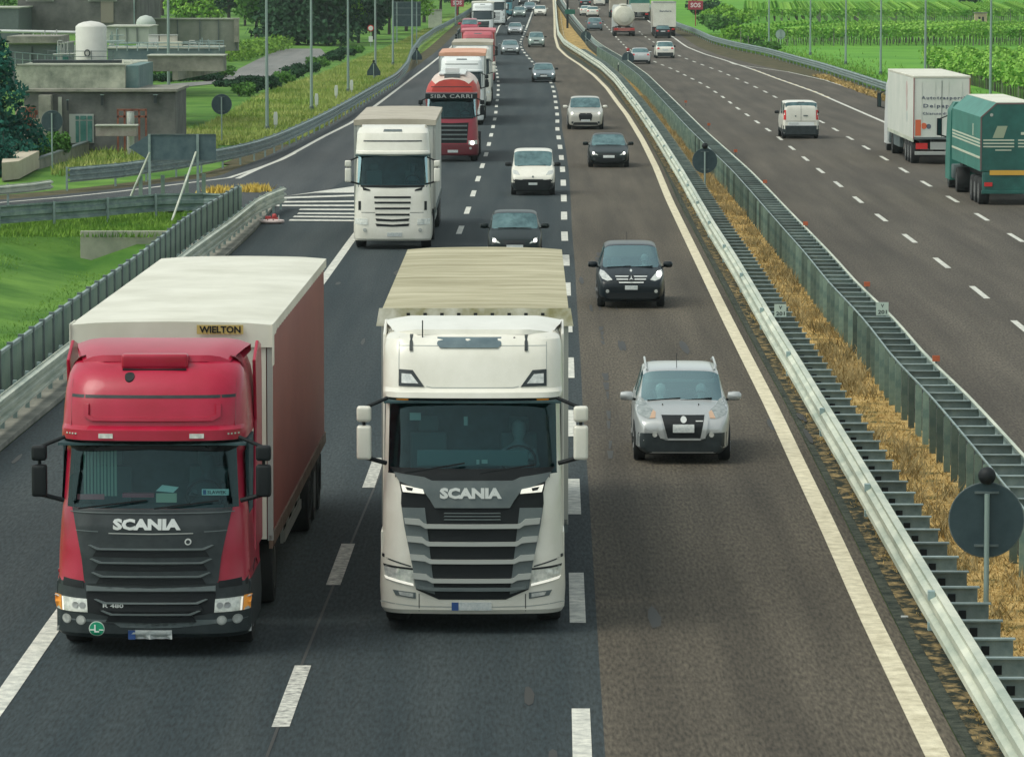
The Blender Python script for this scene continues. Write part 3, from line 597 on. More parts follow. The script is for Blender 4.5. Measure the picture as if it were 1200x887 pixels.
# ------------------------------------------------------------ semi-trailer with tarpaulin
def trailer(t, y0, length, zt_, m_roof, m_side, m_front, m_rail=M_GALVD, zb=1.12, hw=1.28, ridges=18, axles=3, axle_y=None, rear=None, sag=.05, front_lip=.32):
    y1 = y0+length
    mb = MB(); mb.box(-hw,hw,y0+.05,y1,zb,zt_-.12); mb.build('cargo_box', m_side, t, bevel=.02)
    # roof sheet with slight ribs and sagging edge
    nx, ny = 8, ridges*4; vs = []; 
    for j in range(ny+1):
        y = y0-.03+(length+.06)*j/ny; rb = .010*math.cos(2*PI*j/4)
        for i in range(nx+1):
            x = -hw-.04+(2*hw+.08)*i/nx; e = abs(i-nx/2)/(nx/2)
            vs.append((x, y, zt_+rb*(1-e)-.035*e**4-(sag*math.sin(PI*j/ny)*(1-e*e))*.5))
    n = nx+1; fs = [(j*n+i,j*n+i+1,(j+1)*n+i+1,(j+1)*n+i) for j in range(ny) for i in range(nx)]
    o = len(vs); edge = [j*n for j in range(ny+1)]
    r = MB().add(vs, fs)
    for col in (0, nx):
        a = [vs[j*n+col] for j in range(ny+1)]; r.add(a+[(x,y,zt_-.17+.012*math.sin(j*1.7)) for j,(x,y,z) in enumerate(a)], [(j,j+1,ny+1+j+1,ny+1+j) for j in range(ny)])
    for row in (0, ny):
        a = [vs[row*n+i] for i in range(n)]; lip = front_lip if row == 0 else .17
        r.add(a+[(x,y-(.01 if row==0 else -.01),zt_-lip) for x,y,z in a], [(i,i+1,n+i+1,n+i) for i in range(nx)])
    r.build('roof_tarpaulin', m_roof, t, smooth=50)
    MB().box(-hw+.05,hw-.05,y0-.005,y0+.045,zb,zt_-.2).build('front_wall', m_front, t)
    for s in (-1,1): MB().box(s*hw-.035,s*hw+.035,y0,y0+.09,zb-.02,zt_-.1).build('corner_post', M_GREYL, t)
    mb = MB()
    for s in (-1,1): mb.box(s*hw-.02 if s>0 else s*hw-.025, s*hw+.025 if s>0 else s*hw+.02, y0,y1,zb-.13,zb+.05)
    mb.build('side_rail', m_rail, t)
    mb = MB(); mb.box(-.5,-.38,y0+.3,y1-.2,.75,zb-.05).box(.38,.5,y0+.3,y1-.2,.75,zb-.05).box(-1.2,1.2,y1-.16,y1-.02,.55,.68)
    for k in range(8): mb.box(-1.2,1.2,y0+1+k*(length-2)/7-.04,y0+1+k*(length-2)/7+.04,zb-.2,zb-.08)
    mb.build('chassis_frame', M_BLACK, t)
    for s in (-1,1):
        mb = MB(); a = y0+4.3; b = y1-5.2
        for z in (.52,.78): mb.box(s*1.2-.015,s*1.2+.015,a,b,z,z+.14)
        for k in range(4): mb.box(s*1.17-.02,s*1.17+.02,a+k*(b-a)/3.05,a+.06+k*(b-a)/3.05,.5,1.0)
        mb.build('side_guard', M_GREYL, t)
    ya = axle_y or y1-2.6
    for k in range(axles):
        for s in (-1,1):
            wheel(t, s*1.08, ya-1.31*(axles-1)/2*1+(k)*1.31-0, .50, .38, True)
    for s in (-1,1):
        MB().box(s*1.07-.19,s*1.07+.19,ya+2.1,ya+2.12,.25,.85).build('mudflap', M_BLACK, t)
    return y1
def tractor_chassis(t, yb=2.35, drive=3.75, hw=1.2):
    mb = MB(); mb.box(-.48,-.38,1.2,5.9,.72,1.0).box(.38,.48,1.2,5.9,.72,1.0).box(-.9,.9,3.2,4.3,1.0,1.08); mb.build('chassis', M_BLACK, t)
    for s in (-1,1):
        a, b = sorted((s*.62, s*1.16)); MB().box(a,b,2.2,3.0,.42,1.0).build('fuel_tank', M_GALVD, t, bevel=.08, smooth=40)
        wheel(t, s*1.03, 1.42, .50, .32, True); wheel(t, s*.98, drive+1.3, .50, .5, True)
        mb = MB()
        pts = [(1.42-.62*math.cos(a), .50+.62*math.sin(a)) for a in np.linspace(.15, PI-.1, 12)]
        for (y0,z0),(y1,z1) in zip(pts, pts[1:]): mb.bar((s*1.06,y0,z0),(s*1.06,y1,z1),.30,.03,up=Vector((1,0,0))) if False else mb.add([(s*.9,y0,z0),(s*1.22,y0,z0),(s*1.22,y1,z1),(s*.9,y1,z1)],[(0,1,2,3)])
        mb.build('wheel_arch', M_BLACK, t)

# === white S-type lorry in the middle of the picture ===
t = thing('articulated_lorry', 'white lorry with grey slatted grille and SCANIA lettering, yellowed tarpaulin roof, centre lane', 'lorry')
Yf = 58.9; p = at(553.5, 725, Yf); t.location = (p.x, Yf, 0); t.rotation_euler = (0,0,-.004)
B = lambda u,v: (u/378.5, .27+(795-v)/378.5)        # drawing units about the centre line -> metres on the front
A = lambda u,v: (u/378.5, .27+(1609-v)/378.5)
LV = [(.27,1.20,.05,.10),(.33,1.235,.0,.12),(.62,1.25,-.02,.12),(.95,1.24,.0,.12),(1.2,1.22,.02,.12),(1.6,1.21,.05,.12),(1.95,1.20,.09,.12),(2.14,1.195,.14,.12),(2.16,1.19,.15,.12),(2.5,1.185,.235,.12),(2.85,1.18,.33,.12),(3.07,1.175,.385,.12),(3.09,1.19,.37,.12),(3.15,1.21,.28,.12),(3.22,1.215,.30,.12),(3.27,1.215,.40,.12),(3.45,1.215,.46,.12),(3.66,1.21,.54,.12),(3.80,1.20,.62,.1),(3.90,1.18,.72,.09),(3.965,1.14,.92,.08),(3.985,1.08,1.15,.05)]
bvh, ob, drv = make_cab(t, LV, 2.25, None, (2.15,3.08), [(9,'cab',M_WHITE)])
drv.build('driver', mat('driver_shirt', (.22,.25,.26), .9), t, smooth=60)
D = lambda half, nm, m, par=t, **k: decal(bvh, mirror(half), nm, m, par, **k)
def D2(poly, nm, m, par=t, **k):
    decal(bvh, poly, nm, m, par, **k); return decal(bvh, [(-x,z) for x,z in reversed(poly)], nm, m, par, **k)
black = D([B(0,60),B(-420,55),B(-400,80),B(-372,122),B(-360,180),B(-362,235),B(-345,350),B(-300,560),B(-285,668),B(-170,718),B(0,718)], 'grille', M_BLACK, off=.012)
D([B(0,118),B(-205,118),B(-245,101),B(-400,80),B(-372,122),B(-320,142),B(-245,172),B(-215,212),B(-190,253),B(0,253)], 'logo_panel', M_GREYM, off=.05, thick=.05)
D2([B(-358,255),B(-240,255),B(-190,690),B(-287,662),B(-302,560),B(-345,350)], 'grille_cheek', M_GREYM, off=.03, thick=.04)
for (vo,vi,uo,ui) in ((310,336,-345,-228),(400,425,-333,-215),(492,514,-316,-203),(587,611,-300,-193)):
    D([B(0,vi),B(ui,vi),B(ui-18,vi-6),B(ui-40,vo),B(uo,vo-4),B(uo+5,vo+24),B(ui-36,vo+30),B(ui-10,vi+20),B(0,vi+20)], 'grille_slat', M_GREYL, off=.085, thick=.08)
for vi in (655,): D([B(0,vi),B(-190,vi),B(-270,vi-8),B(-275,vi+8),B(-185,vi+18),B(0,vi+18)], 'grille_slat', M_GREYM, off=.07, thick=.06)
for v in (278,294,310): D([B(0,v),B(-140,v),B(-145,v+5),B(0,v+5)], 'grille_rib', M_GREYM, off=.03)
D2([B(-362,138),B(-250,160),B(-243,182),B(-352,174)], 'running_light', M_LAMPDIM, off=.065, thick=.05)
D2([B(-340,148),B(-300,154),B(-305,168),B(-330,164)], 'running_light_lens', M_BLACK, off=.072, thick=.02)
hl = D2([B(-452,552),B(-300,568),B(-296,650),B(-440,622)], 'headlight', M_LAMP, off=.02)
D2([B(-450,603),B(-299,638),B(-297,650),B(-440,618)], 'daytime_light', M_LAMPDIM, off=.028)
D2([B(-455,545),B(-300,560),B(-300,569),B(-453,555)], 'headlight_brow', M_BLACK, off=.025)
D2([B(-405,672),B(-287,684),B(-287,716),B(-390,700)], 'fog_light', M_GREYM, off=.012)
D2([B(-375,680),B(-300,688),B(-300,708),B(-368,697)], 'fog_light_lens', M_LAMP, off=.02)
D2([B(-458,507),B(-312,548),B(-312,555),B(-458,514)], 'panel_gap', M_DARK, off=.006)
D2([B(-462,495),B(-448,498),B(-448,514),B(-462,511)], 'step_notch', M_BLACK, off=.012)
D([B(0,755),B(-275,752),B(-470,735),B(-470,739),B(-275,757),B(0,760)], 'bumper_crease', M_GREYL, off=.004)
D2([B(-272,690),B(-268,690),B(-268,780),B(-272,780)], 'panel_gap', M_DARK, off=.005)
decal(bvh, [B(-105,732),B(98,732),B(98,774),B(-105,774)], 'number_plate', M_PLATE, t, off=.02)
decal(bvh, [B(-105,732),B(-70,732),B(-70,774),B(-105,774)], 'number_plate_band', M_BLUE, t, off=.026, thick=.01)
lettering(bvh, 'SCANIA', -.02, B(0,179)[1], M_LOGO, t, width=.83, height=.145, bold=.055, off=.062)
# above the windscreen
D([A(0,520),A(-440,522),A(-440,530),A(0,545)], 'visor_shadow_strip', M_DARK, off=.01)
D2([A(-388,524),A(-326,524),A(-326,534),A(-388,534)], 'marker_light', M_AMBER, off=.015)
o = D2([A(-377,380),A(-305,384),A(-245,466),A(-377,463)], 'roof_light', M_DARK, off=.012)
D2([A(-362,400),A(-312,404),A(-276,450),A(-362,448)], 'roof_light_lens', M_LAMP, off=.02)
D([A(0,468),A(-205,468),A(-235,462),A(-235,466),A(-205,473),A(0,473)], 'panel_gap', M_GREYL, off=.004)
D2([A(-378,205),A(-374,205),A(-374,378),A(-378,378)], 'panel_gap', M_GREYL, off=.004)
D([A(0,262),A(-375,262),A(-375,266),A(0,266)], 'panel_gap', M_GREYL, off=.004)
decal(bvh, [(-.44,3.80),(.34,3.80),(.385,3.84),(.385,3.93),(-.48,3.93),(-.48,3.84)], 'roof_hatch', mat('hatch_tinted', (.07,.11,.13), .2, col2=(.12,.17,.19), vs=3), t, off=.02, thick=.05)
for x in (-.83,.72): decal(bvh, [(x-.022,3.76),(x+.022,3.76),(x+.022,3.96),(x-.022,3.96)], 'roof_strap', M_DARK, t, off=.02)
MB().tube((-.68,.80,3.80),(-.68,.86,4.15),.008,6).lathe([(.05,0),(.03,.06),(.01,.09)],(-.68,.8,3.78),10).build('antenna', M_BLACK, t)
MB().lathe([(.05,0),(.035,.07),(.01,.13)],(.56,.8,3.80),10).build('antenna', M_BLACK, t)
# roof deflector
mb = MB(); nX = 14; vs = []
for j,(y,z,w) in enumerate(((.90,3.955,1.04),(.93,4.02,1.08),(1.35,4.06,1.13),(1.75,4.09,1.18),(2.2,4.11,1.215),(2.22,4.05,1.215),(1.3,3.90,1.08))):
    for i in range(nX+1): a = (i/nX*2-1); vs.append((a*w, y+(.0 if j else 0)-(.22*max(0,abs(a)-.72)/.28 if j < 3 else 0)*-1, z-.06*max(0,abs(a)-.75)/.25))
mb.add(vs, [(j*(nX+1)+i,j*(nX+1)+i+1,(j+1)*(nX+1)+i+1,(j+1)*(nX+1)+i) for j in range(6) for i in range(nX)]); mb.build('roof_deflector', M_WHITE, t, smooth=40)
for s in (-1,1): MB().prism([(1.2,1.2),(2.2,1.2),(2.75,1.2),(2.75,3.9),(2.2,4.06),(1.5,3.92)], s*1.19, s*1.235, 'x').build('side_deflector', M_WHITE, t, bevel=.015) if s else None
for s in (-1,1):
    MB().add([(s*1.193,.60,2.2),(s*1.196,1.35,2.15),(s*1.189,1.35,2.95),(s*1.187,.78,2.95)],[(0,1,2,3)]).build('side_window', G_DARK, t)
    MB().box(min(s*1.20,s*1.235),max(s*1.20,s*1.235),.35,.95,.35,1.35).build('step_panel', M_WHITE, t, bevel=.02)
mirrors(t, [(1.355,1.55,2.84,3.05),(1.355,1.55,2.33,2.79)], M_WHITE, M_BLACK)
# wipers, dash litter
MB().bar((-.9,.02,2.17),(-.1,.07,2.30),.025,.02).bar((.1,-.01,2.17),(.85,.07,2.28),.025,.02).build('wiper', M_BLACK, t)
MB().box(-.12,-.07,.60,.62,2.75,2.87).box(-.85,-.70,.62,.64,2.82,2.92).box(.05,.09,.55,.57,2.23,2.29).box(.12,.20,.55,.57,2.24,2.29).build('dash_clutter', M_GREYL, t)
MB().box(-.75,.75,.58,.62,2.20,2.42).build('dash_top', M_SEAT, t, bevel=.04)
tractor_chassis(t)
trailer(t, 3.05, 13.6, 4.13, M_TARPD, M_TARP, M_TARP, ridges=22, sag=.06, front_lip=.20, hw=1.275)
fl = MB(); fl.add([(-1.34,3.0,4.15),(1.34,3.0,4.15),(1.38,2.98,3.90),(-1.38,2.98,3.90)],[(0,1,2,3)])
fl.build('front_flap', M_TARPFR, t)
mb = MB()
for k in range(9): mb.box(-.93+k*.235-.025,-.93+k*.235+.025,2.955,2.975,4.05,4.085)
mb.build('tarp_eyelets', M_BLACK, t)

# === red lorry on the left ===
t = thing('articulated_lorry', 'red lorry with black SCANIA front, white tarpaulin roof marked WIELTON and dull red curtain side', 'lorry')
Yf = 56.9; p = at(177, 752, Yf); t.location = (p.x, Yf, 0); t.rotation_euler = (0,0,-.012)
B = lambda u,v: (u/368.4, .25+(780-v)/368.4)
LV = [(.25,1.19,.08,.12),(.31,1.225,.0,.13),(.60,1.235,-.02,.13),(.74,1.23,.0,.13),(.97,1.22,.03,.13),(1.01,1.21,.03,.14),(1.35,1.20,.05,.14),(1.7,1.18,.09,.14),(1.90,1.165,.15,.14),(1.92,1.16,.16,.14),(2.2,1.145,.22,.14),(2.5,1.13,.29,.14),(2.72,1.12,.345,.14),(2.74,1.12,.33,.14),(2.80,1.17,.19,.14),(2.93,1.17,.20,.14),(2.98,1.165,.30,.13),(3.2,1.155,.36,.12),(3.42,1.14,.46,.12),(3.60,1.11,.62,.12),(3.73,1.06,.86,.10),(3.80,.99,1.15,.06),(3.82,.92,1.4,.04)]
bvh, ob, drv = make_cab(t, LV, 2.3, None, (1.91,2.73), [(.99,'bumper',M_DARK),(9,'cab',M_RED)], rc=.42)
drv.build('driver', mat('driver_shirt_dark', (.06,.08,.09), .9), t, smooth=60)
def DD(half, nm, m, **k): return decal(bvh, mirror(half), nm, m, t, **k)
def DD2(poly, nm, m, **k):
    decal(bvh, poly, nm, m, t, **k); return decal(bvh, [(-x,z) for x,z in reversed(poly)], nm, m, t, **k)
DD([B(0,165),B(-372,165),B(-366,185),B(-360,215),B(-345,285),B(-322,400),B(-310,505),B(-300,520),B(0,520)], 'grille', M_DARK, off=.02)
DD2([B(-440,495),B(-312,508),B(-312,540),B(-440,535)], 'grille_corner', M_BLACK, off=.012)
DD([B(0,560),B(-300,560),B(-295,655),B(-200,672),B(-190,690),B(0,690)], 'lower_grille', M_BLACK, off=.01)
for v,w in ((350,290),(415,282),(480,275),(606,262),(660,230)):
    DD([B(0,v),B(-w+55,v),B(-w+10,v-16),B(-w,v-14),B(-w+45,v+7),B(0,v+7)], 'grille_ridge', M_GREYM, off=.055, thick=.04)
    DD([B(0,v+14),B(-w+60,v+14),B(-w+40,v+8),B(-w+20,v+40),B(0,v+44)], 'grille_slot', M_BLACK, off=.026, thick=.02)
DD([B(0,540),B(-200,540),B(-240,532),B(-298,528),B(-298,552),B(0,552)], 'grille_bar', M_GREYM, off=.05, thick=.04)
DD([B(0,183),B(-380,180),B(-380,184),B(0,187)], 'scuttle_edge', M_GREYM, off=.035)
DD2([B(-350,266),B(-245,270),B(-245,274),B(-350,270)], 'trim_line', M_GREYM, off=.03)
DD([B(0,279),B(-195,277),B(-195,281),B(0,284)], 'trim_line', M_GREYL, off=.03)
lettering(bvh, 'SCANIA', -.05, B(0,236)[1], M_LOGO, t, width=.85, height=.145, bold=.055, off=.04)
lettering(bvh, 'R 480', B(-173,0)[0], B(0,622)[1], M_LOGO, t, width=.26, height=.05, bold=.02, off=.03)
decal(bvh, circle(*B(172,318), .042), 'emblem', M_LOGO, t, off=.04); decal(bvh, circle(*B(172,318), .026), 'emblem_centre', M_DARK, t, off=.046)
DD2([B(-458,585),B(-296,592),B(-292,655),B(-448,652)], 'headlight', M_LAMP, off=.02)
DD2([B(-458,583),B(-424,584),B(-420,653),B(-450,652)], 'indicator', M_AMBER, off=.028)
DD2([B(-420,590),B(-413,590),B(-408,652),B(-415,652)], 'daytime_light', M_LAMPDIM, off=.03)
for cx in (-352,-318): 
    for s in (-1,1): decal(bvh, circle(s*abs(cx)/368.4+(0), B(0,622)[1], .04), 'headlight_bulb', M_RIM, t, off=.03)
for cx, cz in ((-395,692),(-325,695)):
    for s in (-1,1):
        decal(bvh, circle(s*abs(cx)/368.4, B(0,cz)[1], .062), 'fog_light', M_GREYL, t, off=.012); decal(bvh, circle(s*abs(cx)/368.4, B(0,cz)[1], .046), 'fog_light_lens', M_LAMP, t, off=.02)
decal(bvh, circle(*B(-251,735), .10, 24), 'round_sticker', mat('sticker_white', (.7,.75,.7), .5), t, off=.012)
decal(bvh, circle(*B(-251,735), .09, 24), 'round_sticker_field', M_GREEN, t, off=.02)
lettering(bvh, 'L', *B(-251,733), mat('sticker_letter', (.8,.85,.8), .5), t, height=.10, bold=.015, off=.026, name='sticker_letter')
for q in ([B(-283,737),B(-258,737),B(-258,742),B(-283,742)],[B(-240,737),B(-219,737),B(-219,742),B(-240,742)]): decal(bvh, q, 'sticker_line', MATS['sticker_letter'], t, off=.026)
decal(bvh, [B(-105,740),B(97,740),B(97,790-6),B(-105,790-6)], 'number_plate', M_PLATE, t, off=.02)
decal(bvh, [B(-105,740),B(-72,740),B(-72,784),B(-105,784)], 'number_plate_band', M_BLUE, t, off=.026)
DD([B(0,725),B(-140,722),B(-170,700),B(-440,690),B(-440,694),B(-172,705),B(-140,727),B(0,730)], 'bumper_crease', M_GREYM, off=.006)
decal(bvh, [B(-50,688),B(30,688),B(30,700),B(-50,700)], 'tow_cover', M_BLACK, t, off=.012)
decal(bvh, [B(-452,735),B(-438,735),B(-438,765),B(-452,765)], 'reflector', M_LAMP, t, off=.01); decal(bvh, [B(438,735),B(452,735),B(452,765),B(438,765)], 'reflector', M_LAMP, t, off=.01)
# over the windscreen
zc = lambda v: .25+(1525-v)/368.4
DD([(0,2.80),(-1.12,2.80),(-1.12,2.70),(-.95,2.64),(-.8,2.69),(0,2.68)], 'sun_visor', M_BLACK, off=.03, thick=.05)
DD2([(-.66,2.83),(-.48,2.83),(-.48,2.89),(-.66,2.89)], 'visor_light', M_LAMP, off=.015)
for k in range(4): DD2([(-1.09+k*.04,2.87),(-1.07+k*.04,2.87),(-1.07+k*.04,2.89),(-1.09+k*.04,2.89)], 'visor_dot', M_LAMP, off=.012)
DD([(0,3.33),(-1.03,3.33),(-1.03,3.37),(0,3.37)], 'panel_gap', M_DARK, off=.004)
DD2([(-1.04,2.97),(-1.03,2.97),(-1.03,3.62),(-1.04,3.62)], 'panel_gap', M_RED2, off=.004)
DD([(0,3.045),(-.76,3.045),(-.86,3.10),(-.86,3.26),(-.80,3.26),(-.80,3.12),(-.72,3.085),(0,3.085)], 'recess_lip', M_RED, off=.035, thick=.04)
MB().box(-.42,.42,.78,1.02,3.68,3.87).build('roof_light_box', M_RED, t, bevel=.04, segs=3, smooth=40)
MB().box(-.40,.40,.74,.80,3.665,3.685).build('roof_light_base', M_BLACK, t)
decal(bvh, circle(-.30,.62,.06), 'roof_vent', M_BLACK, t, off=.02, side='T')
mb = MB(); vs = []
for j,(y,z,w) in enumerate(((.98,3.76,.90),(1.02,3.84,.94),(1.35,3.90,1.0),(1.8,3.95,1.07),(2.2,3.97,1.12),(2.22,3.88,1.12),(1.3,3.74,.98))):
    for i in range(nX+1): a = (i/nX*2-1); vs.append((a*w, y+(.10*max(0,abs(a)-.7)/.3 if j < 3 else 0), z-.08*max(0,abs(a)-.8)/.2))
mb.add(vs, [(j*(nX+1)+i,j*(nX+1)+i+1,(j+1)*(nX+1)+i+1,(j+1)*(nX+1)+i) for j in range(6) for i in range(nX)]); mb.build('roof_deflector', M_RED, t, smooth=40)
for s in (-1,1):
    MB().prism([(1.5,1.2),(2.3,1.2),(2.85,1.2),(2.85,3.5),(2.75,3.85),(2.3,3.93),(1.7,3.72),(1.9,2.9)], s*1.17, s*1.215, 'x').build('side_deflector', M_RED, t, bevel=.02)
    MB().add([(s*1.166,.60,2.0),(s*1.169,1.35,1.92),(s*1.149,1.35,2.62),(s*1.142,.72,2.62)],[(0,1,2,3)]).build('side_window', G_DARK, t)
    MB().box(min(s*1.19,s*1.225),max(s*1.19,s*1.225),.45,2.3,.33,.95).build('step_panel', M_DARK, t, bevel=.03)
    MB().box(min(s*1.175,s*1.21),max(s*1.175,s*1.21),.5,1.6,1.05,1.09).build('door_line', M_RED2, t)
mirrors(t, [(1.31,1.50,2.54,2.74),(1.31,1.50,2.07,2.49)], M_BLACK, M_BLACK)
MB().bar((-.9,.02,1.94),(-.05,.10,2.04),.02,.02).bar((.05,.0,1.94),(.85,.08,2.04),.02,.02).build('wiper', M_BLACK, t)
tw = lambda u,v: (u/368.4*1.0, zc(v)-.02)
mb = MB()
for k in range(10): mb.box(-.90+k*.043,-.87+k*.043,.70+.015*(k%2),.715+.015*(k%2),2.02,2.74)
mb.build('curtain', mat('cab_curtain', (.28,.33,.27), .9), t)
MB().box(-.96,-.62,.50,.51,2.00,2.07).build('red_placard', mat('placard_red', (.5,.10,.12), .6), t)
MB().box(-.40,.0,.56,.70,2.02,2.07).build('folder', mat('folder_red', (.4,.05,.08), .6), t)
MB().prism([(.02,2.10),(.24,2.08),(.31,2.15),(.10,2.18)], .60,.61,'y').build('paper', mat('paper', (.7,.72,.68), .7), t)
MB().box(.03,.29,.52,.53,1.96,2.08).build('box_file', mat('card_beige', (.5,.45,.33), .7), t)
pl = MB().box(.61,.95,.48,.49,2.06,2.14).build('name_plate', MATS['paper'], t)
V, fs, bd = text_flat('SLAWEK', width=.24, height=.045, bold=.02)
MB().add([(.80+a, .474, 2.10+b) for a,b in V], fs).build('name_letters', M_BLACK, pl)
MB().box(.625,.665,.476,.479,2.07,2.13).build('name_band', M_BLUE, pl)
tractor_chassis(t)
trailer(t, 3.3, 13.6, 4.09, M_TARP, M_CURT, M_TARP, m_rail=M_RUST, ridges=26, sag=.02, front_lip=.34, hw=1.29)
bb = BVHTree.FromPolygons([Vector(v) for v in ((-3,3.22,0),(3,3.22,0),(3,3.22,6),(-3,3.22,6))], [(0,1,2,3)])
wp = decal(bb, [(.34,3.935),(.95,3.935),(.95,4.06),(.34,4.06)], 'maker_plate', mat('plate_ochre', (.50,.38,.12), .6), t, off=.012, thick=.012, maxlen=1)
t.scale = (1.035,1,1)
lettering(bb, 'WIELTON', .645, 3.998, M_BLACK, wp, width=.54, height=.095, bold=.025, off=.02)
for s in (-1,1): MB().prism([(3.24,4.07),(3.24,3.50),(3.50,3.50),(3.50,3.90),(3.9,3.90),(3.9,4.07)], s*1.325, s*1.34, 'x').build('tarp_corner', M_TARP, t)

# === generic lorry seen from the front ===
def lorry(px, yb_, Y, label, body, roof, side, sunvisor=None, style='slots', cab_h=3.82, trail=13.0, tz=4.0, rz=0.0, lit=False, hatch=True, lower=None, box=True, scale=1.0, name='articulated_lorry', zoff=True):
    t = thing(name, label, 'lorry'); p = at(px, yb_, Y); t.location = (p.x, Y, zt(Y)); t.rotation_euler = (0,0,rz); k = cab_h/3.82
    low = lower or body
    LV = [(.28,1.19,.06,.10),(.34,1.22,.0,.12),(.60,1.235,-.02,.12),(.80,1.23,.0,.12),(1.1,1.21,.02,.12),(1.6,1.19,.06,.12),(2.0,1.17,.12,.12),(2.02,1.17,.13,.12),(2.4,1.16,.22,.12),(2.75,1.15,.30,.12),(2.92,1.145,.34,.12),(2.94,1.15,.30,.12),(3.0,1.17,.24,.12),(3.07,1.17,.26,.12),(3.10,1.165,.33,.12),(3.35,1.15,.40,.12),(3.6,1.13,.54,.1),(3.72,1.08,.80,.08),(3.80,1.0,1.15,.05)]
    LV = [(z if z < 3.1 else 3.1+(z-3.1)*(cab_h-3.1)/.7, a, b, c) for z,a,b,c in LV]
    bvh, ob, drv = make_cab(t, LV, 2.2, None, (2.01,2.93), [(.72,'bumper',low),(9,'cab',body)], glassm=G_DARK if Y > 220 else G_TRUCK)
    if Y < 220: drv.build('driver', MATS['driver_shirt_dark'], t, smooth=60)
    d1 = lambda half, nm, m, **kk: decal(bvh, mirror(half), nm, m, t, maxlen=.2, **kk)
    def d2(poly, nm, m, **kk): decal(bvh, poly, nm, m, t, maxlen=.2, **kk); decal(bvh, [(-x,z) for x,z in reversed(poly)], nm, m, t, maxlen=.2, **kk)
    d1([(0,2.02),(-1.1,2.02),(-1.08,1.96),(0,1.94)], 'scuttle', M_BLACK, off=.01)
    if style == 'slots':
        for v, w in ((480,86),(505,85),(532,82),(561,80)): d1([(0,.3+(685-v)/149),(-w/149,.3+(685-v)/149),(-w/149,.3+(676-v)/149),(0,.3+(676-v)/149)], 'grille_slot', M_BLACK, off=.012)
        for v in (588,612): d1([(0,.3+(685-v)/149),(-80/149,.3+(690-v)/149),(-75/149,.3+(678-v)/149),(0,.3+(675-v)/149)], 'grille_slot', M_BLACK, off=.012)
        d2([(-1.08,1.24),(-1.0,1.24),(-1.0,1.52),(-1.08,1.52)], 'air_slot', M_BLACK, off=.012)
        d2([(-.96,1.97),(-.70,1.88),(-.70,1.84),(-.92,1.86)], 'corner_slot', M_BLACK, off=.012)
        d2([(-1.10,1.16),(-.55,1.16),(-.55,1.175),(-1.10,1.175)], 'panel_gap', M_DARK, off=.006)
    else:
        d1([(0,1.75),(-.78,1.78),(-.70,.85),(0,.85)], 'grille', M_BLACK, off=.015)
        for z in (1.6,1.4,1.2,1.0): d1([(0,z),(-.72,z),(-.72,z+.07),(0,z+.07)], 'grille_slat', body if style == 'slats' else M_GREYM, off=.04, thick=.03)
    d2([(-1.18,.80),(-.78,.78),(-.78,.97),(-1.18,.98)], 'headlight', M_LAMP, off=.02)
    if lit: 
        for x in (-.95,.95): decal(bvh, circle(x,.86,.10,12), 'headlight_bulb', M_LAMPON, t, off=.035)
    for x in (-.87,.87): decal(bvh, circle(x,.62,.06,12), 'fog_light', M_GREYL, t, off=.02)
    decal(bvh, [(-.17,.42),(.30,.42),(.30,.54),(-.17,.54)], 'number_plate', M_PLATE, t, off=.02)
    if hatch: d1([(0,cab_h-.17),(-.30,cab_h-.17),(-.28,cab_h-.10),(0,cab_h-.10)], 'roof_hatch', M_GREYM, off=.02)
    d1([(0,3.38),(-.92,3.38),(-.92,3.42),(0,3.42)], 'panel_gap', M_DARK, off=.01)
    if sunvisor: MB().prism([(.28,2.86),(.02,2.90),(-.02,3.10),(.24,3.12)], -1.15, 1.15, 'x').build('sun_visor', sunvisor, t, bevel=.01)
    mirrors(t, [(1.30,1.50,2.60,2.80),(1.30,1.50,2.12,2.56)], body if style == 'slots' else M_BLACK, M_BLACK)
    for s in (-1,1): MB().add([(s*1.172,.60,2.1),(s*1.175,1.30,2.05),(s*1.168,1.30,2.8),(s*1.165,.75,2.8)],[(0,1,2,3)]).build('side_window', G_DARK, t)
    tractor_chassis(t)
    if box: trailer(t, 3.1, trail, tz, roof, side, side, ridges=16, front_lip=.2)
    return t, bvh
t, bv = lorry(460, 281, 139.5, 'white lorry with horizontal slot grille and beige tarpaulin roof, beside the gore hatching', M_WHITE, M_TARPB, mat('curtain_pale', (.42,.44,.42), .6, col2=(.55,.56,.52), vs=.5), rz=.0, cab_h=3.86)
# red tanker lorry
t, bv = lorry(529, 189, 202, 'deep red tanker lorry with orange-red rounded tank and SIBA CARRI on its sun visor', M_RED2, None, None, sunvisor=None, style='bars', cab_h=3.12, box=False, lit=True, lower=mat('bumper_red_dark', (.12,.012,.02), .5), hatch=False)
vz = MB().prism([(.30,2.84),(.0,2.86),(-.05,3.10),(.24,3.14)], -1.18, 1.18, 'x').build('sun_visor', M_DARK, t, bevel=.01)
vb = BVHTree.FromPolygons([Vector((-2,-.0,2.86)),Vector((2,-.0,2.86)),Vector((2,-.05,3.10)),Vector((-2,-.05,3.10))], [(0,1,2,3)])
lettering(vb, 'SIBA CARRI', 0, 2.98, M_LOGO, vz, width=1.9, height=.17, bold=.02, off=.012, spacing=1.15)
mb = MB(); prof = []
for k in range(25): a = 2*PI*k/24; prof.append((1.24*math.copysign(abs(math.cos(a))**.75, math.cos(a)), 2.75+1.16*math.copysign(abs(math.sin(a))**.8, math.sin(a))))
prof = prof[:-1]; rings = [(2.62,.30),(2.70,.80),(2.95,.96),(3.3,1.0),(11.6,1.0),(12.0,.9),(12.1,.4)]; vs = []
for y, s in rings: vs += [(x*s, y, 2.75+(z-2.75)*s) for x,z in prof]
